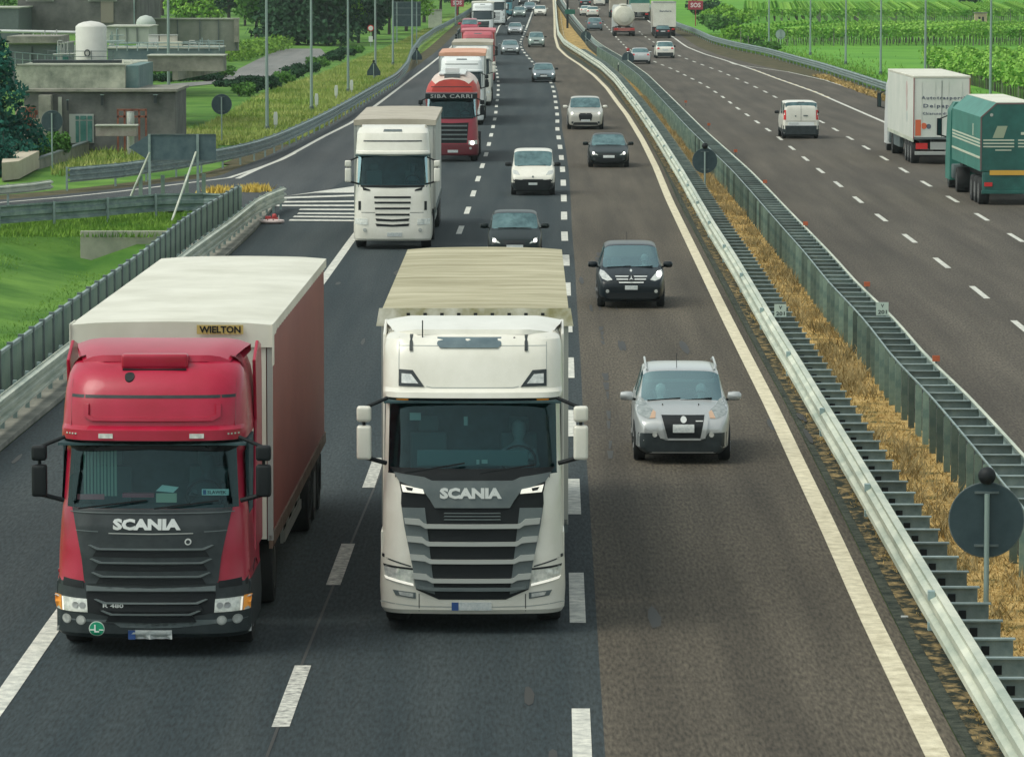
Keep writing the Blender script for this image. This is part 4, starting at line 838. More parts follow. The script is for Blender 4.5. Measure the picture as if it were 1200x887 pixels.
n = len(prof); mb.add(vs, [(r*n+i, r*n+(i+1)%n, (r+1)*n+(i+1)%n, (r+1)*n+i) for r in range(len(rings)-1) for i in range(n)]+[tuple(range(n)), tuple(range((len(rings)-1)*n,len(rings)*n))])
mb.build('tank', M_ORRED, t, smooth=40)
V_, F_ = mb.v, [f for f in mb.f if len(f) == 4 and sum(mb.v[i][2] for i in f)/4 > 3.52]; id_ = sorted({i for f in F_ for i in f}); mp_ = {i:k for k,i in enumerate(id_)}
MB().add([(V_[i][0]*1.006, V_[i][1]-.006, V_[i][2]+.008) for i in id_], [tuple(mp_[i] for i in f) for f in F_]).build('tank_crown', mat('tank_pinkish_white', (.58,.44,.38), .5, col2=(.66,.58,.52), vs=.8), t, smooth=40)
MB().box(-.62,.62,2.9,11.4,3.87,3.95).box(-.33,.33,2.9,3.5,3.95,4.20).build('catwalk', M_WHITE2, t, bevel=.03)
MB().box(-.36,.36,2.78,2.9,3.72,3.93).build('manhole_guard', M_GREYM, t)
mb = MB().box(-.5,-.38,3,12,.75,1.3).box(.38,.5,3,12,.75,1.3).box(-1.2,1.2,11.9,12.1,.5,.7); mb.build('chassis_frame', M_BLACK, t)
for k in range(3):
    for s in (-1,1): wheel(t, s*1.08, 8.0+k*1.31, .5, .38, True)
bw = lorry(541, 146, 248, 'white high-roof lorry with orange-topped trailer just behind the red tanker lorry', M_WHITE2, mat('roof_orange', (.55,.24,.14), .6, col2=(.65,.38,.26), vs=.5), M_WHITE2, style='bars', cab_h=3.80)
lorry(553, 125, 282, 'white lorry with beige-grey roof, second white one back from the tanker lorry', M_WHITE, M_TARPB, M_WHITE2, cab_h=3.75)
lorry(560, 98, 335, 'pinkish red lorry, only its roof and shoulder visible behind two white lorries', mat('red_faded', (.45,.10,.12), .5), mat('roof_red', (.50,.14,.16), .6), M_ORRED, style='bars', cab_h=3.9)
# car transporter
t, bv = lorry(553, 78, 395, 'dark car transporter with red cars on top, in the lorry queue', mat('dark_lorry_paint', (.03,.04,.045), .5), None, None, style='bars', cab_h=2.95, box=False, hatch=False)
mb = MB()
for s in (-1,1):
    mb.box(s*1.24-.05,s*1.24+.05,.3,14,2.98,3.14).box(s*1.2-.05,s*1.2+.05,3,14,.9,1.05)
    for k in range(6): mb.box(s*1.22-.06,s*1.22+.06,3+k*2.1,3.12+k*2.1,.9,3.0)
mb.box(-1.2,1.2,.5,14,2.94,2.98); mb.build('carrier_deck', M_GALVD, t)
for k in range(3):
    for s in (-1,1): wheel(t, s*1.08, 9.5+k*1.31, .5, .38, True)
transporter = t
lorry(565.5, 34, 520, 'white lorry cab far up the road behind the car transporter', M_WHITE2, M_TARP, M_WHITE2, style='bars', cab_h=3.85)
lorry(581, 24, 575, 'white lorry partly hidden behind the far white cab', M_WHITE2, M_TARP, M_GREYL, cab_h=3.8)
lorry(590, 17, 620, 'teal blue lorry furthest up the queue', mat('blue_teal_paint', (.10,.30,.36), .5), M_TEAL, mat('blue_side', (.12,.30,.34), .5), style='bars', cab_h=3.8)

# === lorries seen from behind on the opposite carriageway ===
def tail_lights(t, y, x0, x1, z0, z1):
    for s in (-1,1): a, b = sorted((s*x0, s*x1)); MB().box(a,b,y,y+.03,z0,z1).build('tail_light', M_REDL, t)
M_BOXW = mat('box_white', (.56,.60,.54), .5, col2=(.68,.70,.64), vs=.6)
M_PRINT = mat('print_dark', (.10,.12,.16), .6); M_PRINTO = mat('print_orange', (.62,.13,.05), .6); M_PRINTP = mat('print_pink', (.52,.40,.38), .6)
def rear_cab(t, m, h=3.6, y=0):
    LV = [(.35,1.22,.0,.1),(1.1,1.22,.0,.1),(2.0,1.2,.1,.1),(2.95,1.18,.3,.1),(3.1,1.18,.3,.1),(h-.2,1.12,.6,.1),(h,1.02,1.0,.05)]
    make_cab(t, LV, 2.2, None, (2.01,2.93), [(9,'cab',m)], glassm=G_DARK); mirrors(t, [(1.36,1.56,2.05,2.75)], M_BLACK, M_BLACK); tractor_chassis(t)
Yr = 199.5; xl = at(1070,150,Yr).x
t = thing('articulated_lorry', 'white box lorry seen from behind, lettered Autotrasporti on its rear doors, slow lane', 'lorry'); L = 16.6
t.location = (xl+1.28, Yr+L, 0); t.rotation_euler = (0,0,PI)
rear_cab(t, M_WHITE2); 
MB().box(-1.28,1.28,3.0,L,1.15,3.86).build('cargo_box', M_BOXW, t, bevel=.03)
MB().prism([(3.0,3.86),(3.0,3.97),(L+.02,3.97),(L+.02,3.86)], -1.29, 1.29, 'x').build('roof', M_TARP, t, bevel=.03)
MB().box(-1.27,1.27,L+.002,L+.03,1.12,1.22).box(-.012,.012,L+.002,L+.02,1.2,3.75).build('door_frame', M_GREYM, t)
for x in (-1.272,1.24): MB().box(x,x+.035,L+.002,L+.035,1.15,3.86).build('door_post', M_RED2, t)
for x in (-.9,-.3,.3,.9): MB().box(x-.009,x+.009,L+.005,L+.02,1.3,3.7).build('lock_bar', M_BOXW, t)
bb = BVHTree.FromPolygons([Vector(v) for v in ((-2,L,0),(2,L,0),(2,L,6),(-2,L,6))], [(0,1,2,3)])
for txt, z, w, h, cx in (('Autotrasporti',2.96,1.95,.20,-.05),('Delpapa',2.60,1.35,.22,.15),('Chiarano di TV',2.28,1.4,.12,.15)):
    lettering(bb, txt, cx, z, M_PRINT, t, width=w, height=h, bold=.03, off=.012, side='B', spacing=1.25)
decal(bb, [(1.18,1.28),(.93,1.28),(.93,2.0),(1.18,2.0)], 'orange_panel', M_PRINTO, t, off=.01, side='B', maxlen=9)
for x, z, r, m in ((.80,1.72,.14,M_PRINTO),(.58,1.70,.11,M_PRINT)): decal(bb, circle(x,z,r), 'round_mark', m, t, off=.012, side='B', maxlen=9)
sb = BVHTree.FromPolygons([Vector(v) for v in ((1.28,0,0),(1.28,30,0),(1.28,30,6),(1.28,0,6))], [(0,1,2,3)])
for y, z, r, m in ((L-3.3,3.25,.42,M_PRINTP),(L-3.2,2.6,.33,M_PRINTP),(L-3.1,2.05,.26,mat('print_grey',(.45,.5,.48),.6))): decal(sb, circle(y,z,r), 'side_mark', m, t, off=.008, side='R', maxlen=9)
MB().box(-1.29,-1.25,3.0,L,1.0,1.17).box(1.25,1.29,3.0,L,1.0,1.17).build('side_rail', M_GALVL, t)
MB().box(-1.2,1.2,L-.02,L+.10,.42,.58).build('rear_bumper', M_GREYL, t, bevel=.02)
tail_lights(t, L-.05, .62, 1.15, .68, .95); MB().box(-.5,.5,L-.06,L-.02,.66,1.0).build('number_board', M_GREYL, t)
MB().box(-.5,-.38,3,L-.1,.75,1.15).box(.38,.5,3,L-.1,.75,1.15).box(-1.1,1.1,L-1,L-.1,.7,.8).build('chassis_frame', M_BLACK, t)
for k in range(3):
    for s in (-1,1): wheel(t, s*1.08, L-3.9+k*1.31, .5, .38, True)
for s in (-1,1): MB().box(s*1.1-.1,s*1.1+.1,4.2,8.8,.45,1.0).build('side_locker', M_GALVD, t, bevel=.03)
# green tipper lorry
Yr = 165.5; xl = at(1149,170,Yr).x; L = 14.6
t = thing('tipper_lorry', 'teal green lorry seen from behind with chamfered box and cream stripes, right picture edge', 'lorry')
t.location = (xl+1.3, Yr+L, 0); t.rotation_euler = (0,0,PI); rear_cab(t, M_TEAL, 3.45)
oct_ = [(-1.3,1.25),(1.3,1.25),(1.3,3.28),(.72,3.80),(-.72,3.80),(-1.3,3.28)]
mb = MB().prism(oct_, 3.9, L); mb.build('tipper_body', M_TEAL, t, bevel=.02)
MB().prism([(-1.27,1.3),(1.27,1.3),(1.27,3.24),(.70,3.76),(-.70,3.76),(-1.27,3.24)], L+.003, L+.04).build('tailgate', M_TEALD, t)
MB().box(-.70,.70,3.95,L-.05,3.803,3.83).build('roof_cover', M_TARP, t)
MB().bar((1.285,L+.03,1.3),(1.285,L+.03,3.27),.05,.05).bar((1.285,L+.03,3.27),(.72,L+.03,3.78),.05,.05).bar((-1.285,L+.03,1.3),(-1.285,L+.03,3.27),.05,.05).bar((-1.285,L+.03,3.27),(-.72,L+.03,3.78),.05,.05).bar((-.72,L+.03,3.78),(.72,L+.03,3.78),.05,.05).build('tailgate_frame', mat('frame_maroon', (.16,.10,.10), .6), t)
M_CREAM = mat('stripe_cream', (.52,.56,.44), .6)
bb = BVHTree.FromPolygons([Vector(v) for v in ((-2,L+.04,0),(2,L+.04,0),(2,L+.04,6),(-2,L+.04,6))], [(0,1,2,3)])
sb = BVHTree.FromPolygons([Vector(v) for v in ((1.3,0,0),(1.3,30,0),(1.3,30,6),(1.3,0,6))], [(0,1,2,3)])
for k, z in enumerate((2.42,2.30,2.18)):
    for a, b in ((1.20,.05),(-.1,-1.2)): decal(bb, [(a,z-.025),(b,z-.025),(b,z+.025),(a,z+.025)], 'stripe', M_CREAM, t, off=.008, side='B', maxlen=9)
    decal(sb, [(4.0,z-.03),(L-.1,z-.03),(L-.1,z+.03),(4.0,z+.03)], 'stripe', M_CREAM, t, off=.008, side='R', maxlen=9)
decal(bb, [(.75,2.03),(.15,2.03),(.15,2.07),(.75,2.07)], 'stripe', M_CREAM, t, off=.008, side='B', maxlen=9)
decal(bb, [(.86,2.50),(.45,2.50),(.30,2.95),(.68,2.95)], 'panel_mark', mat('mark_khaki', (.30,.36,.25), .6), t, off=.008, side='B', maxlen=9)
decal(bb, circle(.90,3.36,.06), 'work_light', M_LAMP, t, off=.03, side='B'); decal(bb, [(-.2,2.62),(-.55,2.62),(-.55,2.72),(-.2,2.72)], 'stripe', M_CREAM, t, off=.01, side='B', maxlen=9)
for y in (11.8,): decal(sb, [(y,2.5),(y+.22,2.5),(y+.22,2.95),(y,2.95)], 'side_mark', M_CREAM, t, off=.01, side='R', maxlen=9)
decal(sb, [(4.0,1.72),(L-.1,1.72),(L-.1,1.80),(4.0,1.80)], 'stripe', M_CREAM, t, off=.02, side='R', maxlen=9)
MB().box(-1.2,1.2,L-.4,L+.02,.5,1.25).build('rear_skirt', M_TEALD, t, bevel=.08)
MB().box(-.75,.95,L+.025,L+.05,1.12,1.30).build('warning_board', M_YEL, t); tail_lights(t, L+.03, .85, 1.15, .7, .85)
MB().box(-1.25,1.25,L-.05,L+.08,.42,.56).build('rear_bumper', M_TEALD, t, bevel=.02)
MB().box(-.5,-.38,3,L-.1,.75,1.25).box(.38,.5,3,L-.1,.75,1.25).build('chassis_frame', M_BLACK, t)
for k in range(3):
    for s in (-1,1): wheel(t, s*1.1, L-3.4+k*1.31, .5, .38, True)
# distant white box lorry, tanker and green lorry
def far_rear(px, ybt, Y, label, L=12.0, name='articulated_lorry'):
    t = thing(name, label, 'lorry'); p = at(px, ybt, Y); z = zt(Y); t.location = (p.x, Y+L, z); t.rotation_euler = (0,0,PI); rear_cab(t, M_WHITE2)
    MB().box(-.5,-.38,3,L-.1,.75,1.15).box(.38,.5,3,L-.1,.75,1.15).box(-1.2,1.2,L-.1,L,.45,.6).build('chassis_frame', M_BLACK, t)
    for k in range(3):
        for s in (-1,1): wheel(t, s*1.08, L-3.6+k*1.31, .5, .38, True)
    tail_lights(t, L+.01, .7, 1.15, .75, .95); return t
t = far_rear(778.8, 42, 520, 'white box lorry seen from behind far up the opposite carriageway'); L = 12
MB().box(-1.33,1.33,3,L,1.1,4.05).build('cargo_box', M_WHITE, t, bevel=.03); MB().box(-1.35,1.35,L-.1,L+.03,3.9,4.08).build('door_header', M_GREYL, t)
bb = BVHTree.FromPolygons([Vector(v) for v in ((-2,L,0),(2,L,0),(2,L,6),(-2,L,6))], [(0,1,2,3)])
lettering(bb, 'Sandera', -.1, 2.95, M_PRINT, t, width=1.4, height=.22, bold=.02, off=.02, side='B')
t = far_rear(731.5, 42, 520, 'cream road tanker seen from behind in the middle lane', name='road_tanker')
mb = MB(); mb.lathe([(.3,2.6),(.9,2.75),(1.22,3.1),(1.25,11.4),(1.1,11.75),(.6,11.95),(.1,12.0)], (0,0,2.35), 24, 'y'); mb.build('tank', mat('tank_cream', (.58,.57,.47), .4, col2=(.68,.67,.58), vs=.5), t, smooth=40)
MB().box(-.35,.35,3,11.6,3.58,3.72).build('catwalk', M_TARP, t, bevel=.03); MB().lathe([(.62,0),(.60,.06),(.3,.14)], (0,11.97,2.2), 20, 'y').build('end_hatch', M_TARP, t, smooth=40)
MB().box(-1.25,1.25,11.75,11.95,.62,1.0).build('rear_board', mat('tanker_board', (.35,.12,.10), .6), t)
t = far_rear(750, 22.5, 600, 'teal green lorry ahead of the cream tanker, far away', L=10)
MB().box(-1.3,1.3,3,10,1.9,4.0).build('cargo_box', M_TEAL, t); MB().box(-1.28,1.28,10.002,10.03,1.1,2.3).build('lower_panel', M_TARP, t)
far_l = far_rear(726, 22, 615, 'beige lorry just beyond the cream tanker, only its top showing', L=10); MB().box(-1.3,1.3,3,10,1.1,3.9).build('cargo_box', M_TARPB, far_l)

# ------------------------------------------------------------ cars
def car(px, ybt, label, paint, P=None, away=False, rz=None, glassm=None, lowm=None, Y=None, group=None, name='car', cat='car', detail=2, pxh=.22):
    q = dict(L=4.3, W=1.78, H=1.48, sill=.22, zn=.72, yc=1.15, zc=.98, yr=1.95, yb=3.45, yd=4.05, zd=1.02, tail=.98, zb=.90, wr=.56, nose=.86, R=.31, roofw=.8)
    q.update(P or {}); g = G(px, ybt, pxh); L, H = q['L'], q['H']; hw = q['W']/2; glassm = glassm or G_CAR
    t = thing(name, label, cat, group=group)
    f = dashR if px < 660 or px < 860 and ybt > 100 and px < 800+0 else dashA
    if px > 660 and ybt < 80: f = dashA
    a = head(f, g.y) if rz is None else rz
    t.rotation_euler = (0,0,(a if not away else a+PI)); 
    yy = g.y if not away else g.y+L
    t.location = (g.x-(math.sin(a)*L if away else 0), yy, zt(g.y))
    yc, yr, yb_, yd, zn, zc, zb, sill = q['yc'], q['yr'], q['yb'], q['yd'], q['zn'], q['zc'], q['zb'], q['sill']
    ns = q['nose']
    ST = [(.0, zn-.20, hw*ns*.93, 0),(.05, zn-.08, hw*ns, 0),(.20, zn, hw*(ns+1)/2, 0),(yc*.62, (zn*.45+zc*.55)+.01, hw*.985, 0),(yc, zc, hw, 0),
          (yr, H-.045, hw, 1),(yr+.22, H-.01, hw, 1),((yr+yb_)/2-.06, H, hw, 1),((yr+yb_)/2+.06, H, hw, 1),(yb_-.2, H-.015, hw, 1),(yb_, H-.05, hw, 1),
          (yd, q['zd'], hw*.985, 0),(L-.10, q['tail'], hw*.95, 0),(L-.02, q['tail']-.16, hw*.91, 0),(L, sill+.35, hw*.90, 0)]
    V = []; F = []; MI = []; wr = q['W']*.5*q['roofw']
    for y, zt_, w, gh in ST:
        z4 = min(zb, zt_-.07)
        half = [(0,sill),(w*.88,sill),(w*.985,sill+.10),(w,.5),(w*.985,z4)]
        if gh: half += [(w*.93,z4+.05),(wr,zt_-.075),(wr*.86,zt_-.012),(wr*.45,zt_),(0,zt_)]
        else: half += [(w*.95,z4+.035),(w*.86,zt_-.022),(w*.74,zt_-.008),(w*.40,zt_+.008),(0,zt_+.012)]
        ring = half+[(-x,z) for x,z in reversed(half[1:-1])]; V += [(x,y,z) for x,z in ring]
    n = 18
    for i in range(len(ST)-1):
        for j in range(n):
            jj = j if j < 9 else 17-j
            F.append((i*n+j, i*n+(j+1)%n, (i+1)*n+(j+1)%n, (i+1)*n+j)); mi = 0
            if i == 4 and jj in (7,8): mi = 1
            if i == 4 and jj == 6: mi = 1
            if i == 10 and jj in (6,7,8): mi = 3
            if i in (5,6,8,9) and jj == 5: mi = 2
            if i == 4 and jj == 5 : mi = 0
            if lowm and jj in ((1,) if q['L'] < 4.2 and q['H'] < 1.7 else (1,2)): mi = 4
            MI.append(mi)
    F += [tuple(range(n-1,-1,-1)), tuple(range((len(ST)-1)*n, len(ST)*n))]; MI += [0,0]
    me = bpy.data.meshes.new('shell'); me.from_pydata(V, [], F); me.polygons.foreach_set('material_index', MI)
    for k in range(5): me.materials.append(None)
    bm = bmesh.new(); bm.from_mesh(me); bmesh.ops.recalc_face_normals(bm, faces=bm.faces)
    cl = bm.edges.layers.float.get('crease_edge') or bm.edges.layers.float.new('crease_edge')
    for e in bm.edges:
        fs = e.link_faces
        if len(fs) == 2 and fs[0].material_index != fs[1].material_index: e[cl] = .85
        if len(fs[0].verts) > 4 or (len(fs) > 1 and len(fs[1].verts) > 4): e[cl] = .35
    bm.to_mesh(me); bm.free()
    o = bpy.data.objects.new('shell', me); C.objects.link(o); md = o.modifiers.new('s','SUBSURF'); md.levels = detail; md.render_levels = detail
    bpy.context.view_layer.update(); ev = o.evaluated_get(bpy.context.evaluated_depsgraph_get()); m2 = bpy.data.meshes.new_from_object(ev); bpy.data.objects.remove(o)
    VV = [v.co.copy() for v in m2.vertices]; FF = [tuple(p.vertices) for p in m2.polygons]; mm = [p.material_index for p in m2.polygons]; bpy.data.meshes.remove(m2)
    bvh = BVHTree.FromPolygons(VV, FF); names = ['body','windscreen','side_window','rear_window','sill_cladding']; ms = [paint, glassm, glassm, glassm, lowm]
    for k in range(5):
        fs = [f for f, c in zip(FF, mm) if c == k]
        if not fs: continue
        if k == 2:
            for s, nm in ((-1,'side_window'),(1,'side_window')):
                g2 = [f for f in fs if VV[f[0]].x*s > 0]; idx = sorted({i for f in g2 for i in f}); mp = {i:j for j,i in enumerate(idx)}
                MB().add([VV[i] for i in idx], [tuple(mp[i] for i in f) for f in g2]).build(nm, ms[k], t, smooth=50)
            continue
        idx = sorted({i for f in fs for i in f}); mp = {i:j for j,i in enumerate(idx)}
        MB().add([VV[i] for i in idx], [tuple(mp[i] for i in f) for f in fs]).build(names[k], ms[k], t, smooth=50)
    R = q['R']
    for y in (.82, L-.80):
        for s in (-1,1):
            decal(bvh, [(y+ (R+.06)*math.cos(a), max(.24, R+(R+.06)*math.sin(a))) for a in np.linspace(-.35, PI+.35, 16)], 'wheel_arch', M_BLACK, t, off=.004, thick=.01, side='R' if s > 0 else 'L', maxlen=.3)
            wheel(t, s*(hw-.115), y, R, .21)
    MB().box(-hw*.8,hw*.8,.25,L-.25,.16,sill+.02).build('underbody', M_BLACK, t)
    for s in (-1,1):
        mm_ = MB(); mm_.lathe([(.02,-.13),(.07,-.12),(.085,-.02),(.08,.08),(.04,.12)], (s*(hw+.10), yc+.42, zb+.12), 14, 'x').build('mirror', q.get('mirror', paint), t, smooth=50)
        MB().bar((s*(hw-.06),yc+.42,zb+.05),(s*(hw+.08),yc+.42,zb+.09),.05,.04).build('mirror_arm', M_BLACK, t)
    return t, bvh, q
def cdec(bvh, t, side='F', ml=.12):
    def one(poly, nm, m, off=.006, **k): return decal(bvh, poly, nm, m, t, off=off, side=side, maxlen=ml, **k)
    def two(poly, nm, m, off=.006, **k): one([(-x,z) for x,z in reversed(poly)], nm, m, off, **k); return one(poly, nm, m, off, **k)
    return one, two
def face(t, bvh, q, lamp=M_LAMP, grille='plain', lit=False, dark_low=False, ml=.15, plate=True):
    one, two = cdec(bvh, t, 'F', ml); hw = q['W']/2; zn = q['zn']
    two([(hw*.52,zn-.15),(hw*.90,zn-.08),(hw*.93,zn+.04),(hw*.70,zn-.01)], 'headlight', lamp, .01)
    if lit:
        for s in (-1,1): one(circle(s*hw*.74, zn-.06, .055, 10), 'headlight_bulb', M_LAMPON, .02)
    if grille == 'plain': one([(-hw*.40,zn-.20),(hw*.40,zn-.20),(hw*.46,zn-.06),(-hw*.46,zn-.06)], 'grille', M_BLACK, .008)
    if grille == 'tall': one([(-hw*.32,zn-.46),(hw*.32,zn-.46),(hw*.38,zn-.20),(hw*.34,zn-.05),(-hw*.34,zn-.05),(-hw*.38,zn-.20)], 'grille', M_BLACK, .008)
    one([(-hw*.70,.25),(hw*.70,.25),(hw*.62,.40),(-hw*.62,.40)], 'lower_intake', M_BLACK, .006)
    two([(hw*.66,.32),(hw*.88,.36),(hw*.86,.46),(hw*.66,.44)], 'fog_recess', M_DARK, .006)
    if dark_low: one([(-hw*.97,.22),(hw*.97,.22),(hw*.95,.50),(hw*.5,.46),(-hw*.5,.46),(-hw*.95,.50)], 'bumper', M_DARK, .005)
    if plate: one([(-.25,.44),(.25,.44),(.25,.55),(-.25,.55)], 'number_plate', M_PLATE, .02)
    MB().bar((-hw*.62,q['yc']-.03,q['zc']+.02),(hw*.05,q['yc']-.01,q['zc']+.03),.02,.015).bar((-hw*.05,q['yc']-.03,q['zc']+.02),(hw*.6,q['yc']-.01,q['zc']+.03),.02,.015).build('wiper', M_BLACK, t)
def tailf(t, bvh, q, ml=.15, dark_low=False, plate_z=.80, hi=None):
    one, two = cdec(bvh, t, 'B', ml); hw = q['W']/2; zt_ = q['tail']
    if hi: two([(hw*.84,hi[0]),(hw*.96,hi[0]),(hw*.93,hi[1]),(hw*.84,hi[1])], 'tail_light', M_REDL, .012)
    else: two([(hw*.58,zt_-.22),(hw*.95,zt_-.24),(hw*.92,zt_-.06),(hw*.62,zt_-.08)], 'tail_light', M_REDL, .012)
    one([(-.26,plate_z-.06),(.26,plate_z-.06),(.26,plate_z+.06),(-.26,plate_z+.06)], 'number_plate', M_PLATE, .015)
    if dark_low: one([(-hw*.93,.2),(hw*.93,.2),(hw*.93,.55),(-hw*.93,.55)], 'bumper', M_DARK, .01)
    else: one([(-hw*.75,.22),(hw*.75,.22),(hw*.7,.36),(-hw*.7,.36)], 'diffuser', M_BLACK, .006)
def seats(t, q, m=M_SEAT):
    for x in (-.37,.37):
        y = q['yr']+.15; MB().box(x-.24,x+.24,y,y+.14,.45,1.02).box(x-.13,x+.13,y+.02,y+.12,1.04,1.20).build('seat', m, t, bevel=.04)
    MB().prism([(q['yc']+.05,.6),(q['yc']+.05,q['zc']-.07),(q['yc']+.5,q['zc']-.06),(q['yc']+.62,q['zc']-.16),(q['yc']+.62,.6)], -q['W']*.42, q['W']*.42, 'x').build('dashboard', M_INT, t)
    MB().box(-.6,.6,q['yb']-.5,q['yb']-.35,.4,1.05).build('rear_seat', M_INT, t, bevel=.05)
    a = MB(); cx, cy, cz = .37, q['yr']-.28, q['zc']-.04; pts = [Vector((cx+.18*math.cos(k*PI/8), cy+.08*math.sin(k*PI/8), cz+.16*math.sin(k*PI/8))) for k in range(17)]
    for p_, r_ in zip(pts, pts[1:]): a.tube(p_, r_, .014, 6, cap=False)
    a.build('steering_wheel', M_BLACK, t)
def occupant(t, q, x, shirt):
    y = q['yr']+.02; d = MB(); d.lathe([(.05,.42),(.20,.46),(.22,.70),(.19,.94),(.09,1.01),(.055,1.05),(.06,1.08),(.085,1.14),(.095,1.20),(.08,1.27),(.03,1.31)], (x,y,0), 14)
    d.tube((x-.2,y,.92),(x-.2,y-.22,.72),.05,8,.04); d.tube((x-.2,y-.22,.72),(x-.1,y-.40,.86),.04,8,.03); d.tube((x+.2,y,.92),(x+.2,y-.22,.72),.05,8,.04); d.tube((x+.2,y-.22,.72),(x+.1,y-.40,.86),.04,8,.03)
    d.build('occupant', shirt, t, smooth=60)
G_CLEAR = glass('car_windscreen', (.62,.82,.82), .75)
M_SILVER = mat('paint_silver', (.46,.48,.48), .28, .35, coat=.5); M_SILV2 = mat('paint_silver_warm', (.46,.45,.40), .32, .25, coat=.5)
M_NAVY = mat('paint_black_blue', (.004,.009,.013), .32, 0, coat=.15, spec=.3); M_DGREY = mat('paint_dark_grey', (.005,.012,.012), .35, 0, coat=.12, spec=.25)
M_GREYB = mat('paint_blue_grey', (.12,.17,.19), .3, .2, coat=.5); M_CHAMP = mat('paint_grey', (.23,.26,.26), .3, .2, coat=.4)
M_PALEG = mat('paint_pale_green', (.26,.33,.30), .3, .2, coat=.4)
SUV = dict(L=4.15, W=1.76, H=1.60, zn=.86, yc=1.0, zc=1.06, yr=1.62, yb=3.55, yd=3.95, zd=1.1, tail=1.1, zb=.98, R=.34, roofw=.78, sill=.20, nose=.84)
SEDAN = dict(L=4.7, W=1.82, H=1.43, zn=.70, yc=1.45, zc=.93, yr=2.25, yb=3.35, yd=3.95, zd=1.02, tail=1.0, zb=.88, roofw=.74)
HATCH = dict(L=4.2, W=1.76, H=1.48, zn=.74, yc=1.1, zc=.98, yr=1.9, yb=3.6, yd=3.98, zd=1.05, tail=1.0, zb=.92)
# silver compact off-roader, nearest car
t, b, q = car(800, 530, 'silver compact off-roader with dark lower bumper and roof rails, nearest car in fast lane', M_SILVER, SUV, glassm=G_CLEAR, lowm=M_DARK, detail=3)
one, two = cdec(b, t, 'F', .06); hw = .88; u = lambda x,y: ((x-502)/378.0, .20+(825-y)/378.0)
two([u(682,560),u(688,590),u(740,592),u(800,572),u(825,545),u(818,510),u(790,478),u(765,488),u(735,520),u(700,540)], 'headlight', mat('lamp_grey', (.16,.19,.19), .12, col2=(.34,.37,.36), vs=11, spec=.8), .012)
two([u(682,556),u(688,588),u(726,590),u(712,560),u(700,545)], 'indicator', mat('indicator_pale', (.50,.33,.22), .3), .022)
one([u(358,568),u(652,568),u(622,722),u(400,722)], 'grille', M_BLACK, .012)
one([u(352,560),u(652,560),u(650,570),u(356,570)], 'grille_trim', M_SILVER, .03)
two([u(652,572),u(680,585),u(655,722),u(622,722)], 'grille_frame', M_SILVER, .035, thick=.04)
one([u(398,722),u(625,722),u(622,734),u(402,734)], 'skid_plate', M_SILVER, .05, thick=.05)
one([u(185,688),u(330,685),u(350,722),u(388,735),u(620,735),u(652,722),u(675,685),u(820,683),u(818,790),u(700,815),u(300,815),u(185,790)], 'bumper', M_DARK, .008)
one(circle(*u(508,597),.055), 'badge', M_LOGO, .03)
one([u(590,603),u(640,603),u(640,609),u(590,609)], 'badge_letters', M_LOGO, .02)
one([u(435,628),u(580,628),u(580,682),u(435,682)], 'number_plate', M_PLATE, .035)
for x in (313,697): one(circle(*u(x,697),.045), 'fog_light', M_LAMP, .02)
for x in (370,617): MB().box(u(x,0)[0]-.01,u(x,0)[0]+.01,.70,.72,1.0,1.03).build('washer_jet', M_BLACK, t)
for s in (-1,1):
    mb = MB(); P_ = [(s*.62,1.68,1.555),(s*.64,1.85,1.625),(s*.64,3.3,1.64),(s*.62,3.5,1.59)]
    for a_, b_ in zip(P_, P_[1:]): mb.tube(a_, b_, .022, 8)
    mb.build('roof_rail', M_SILVER, t)
MB().tube((-.07,1.85,1.58),(-.07,2.0,1.83),.006,6).build('antenna', M_BLACK, t)
MB().bar((-.62,.98,1.06),(-.02,1.03,1.10),.025,.02).bar((-.02,.98,1.06),(.55,1.03,1.10),.025,.02).build('wiper', M_BLACK, t)
seats(t, q); occupant(t, q, .37, mat('shirt_pale', (.35,.42,.42), .9)); occupant(t, q, -.37, mat('shirt_light', (.45,.52,.50), .9))
# black compact people carrier
MPV = dict(L=4.27, W=1.78, H=1.60, zn=.80, yc=.95, zc=1.02, yr=1.78, yb=3.7, yd=4.05, zd=1.05, tail=1.05, zb=.95, R=.32, roofw=.76, mirror=M_NAVY)
t, b, q = car(739.8, 352, 'black compact people carrier with three-bar chrome grille and star badge, fast lane', M_NAVY, MPV, glassm=G_CLEAR, detail=3)
one, two = cdec(b, t, 'F', .06); u = lambda x,y: ((x-465)/427.0, .20+(835-y)/427.0)
two([u(675,600),u(730,612),u(790,590),u(820,545),u(810,505),u(770,515),u(715,560)], 'headlight', M_LAMP, .012)
for s in (-1,1): one(circle(s*.73,u(0,545)[1],.07), 'headlight_bulb', M_LAMPON if s > 0 else M_LAMP, .022)
one([u(280,550),u(650,550),u(620,615),u(580,640),u(350,640),u(310,615)], 'grille', M_BLACK, .012)
for z, x0, x1 in ((560,285,645),(588,298,632),(622,325,605)): one([u(x0,z),u(x1,z),u(x1-5,z+12),u(x0+5,z+12)], 'grille_bar', M_LOGO, .028)
one(circle(*u(465,585),.085), 'badge', M_BLACK, .04)
for a_ in (90,210,330): c_ = u(465,585); d_ = (math.cos(math.radians(a_)), math.sin(math.radians(a_))); n_ = (-d_[1],d_[0]); one([(c_[0]-n_[0]*.014,c_[1]-n_[1]*.014),(c_[0]+n_[0]*.014,c_[1]+n_[1]*.014),(c_[0]+d_[0]*.075,c_[1]+d_[1]*.075)], 'badge_star', M_LOGO, .05)
one(circle(*u(465,512),.03), 'bonnet_badge', M_LOGO, .02)
one([u(395,662),u(535,662),u(535,708),u(395,708)], 'number_plate', M_PLATE, .02)
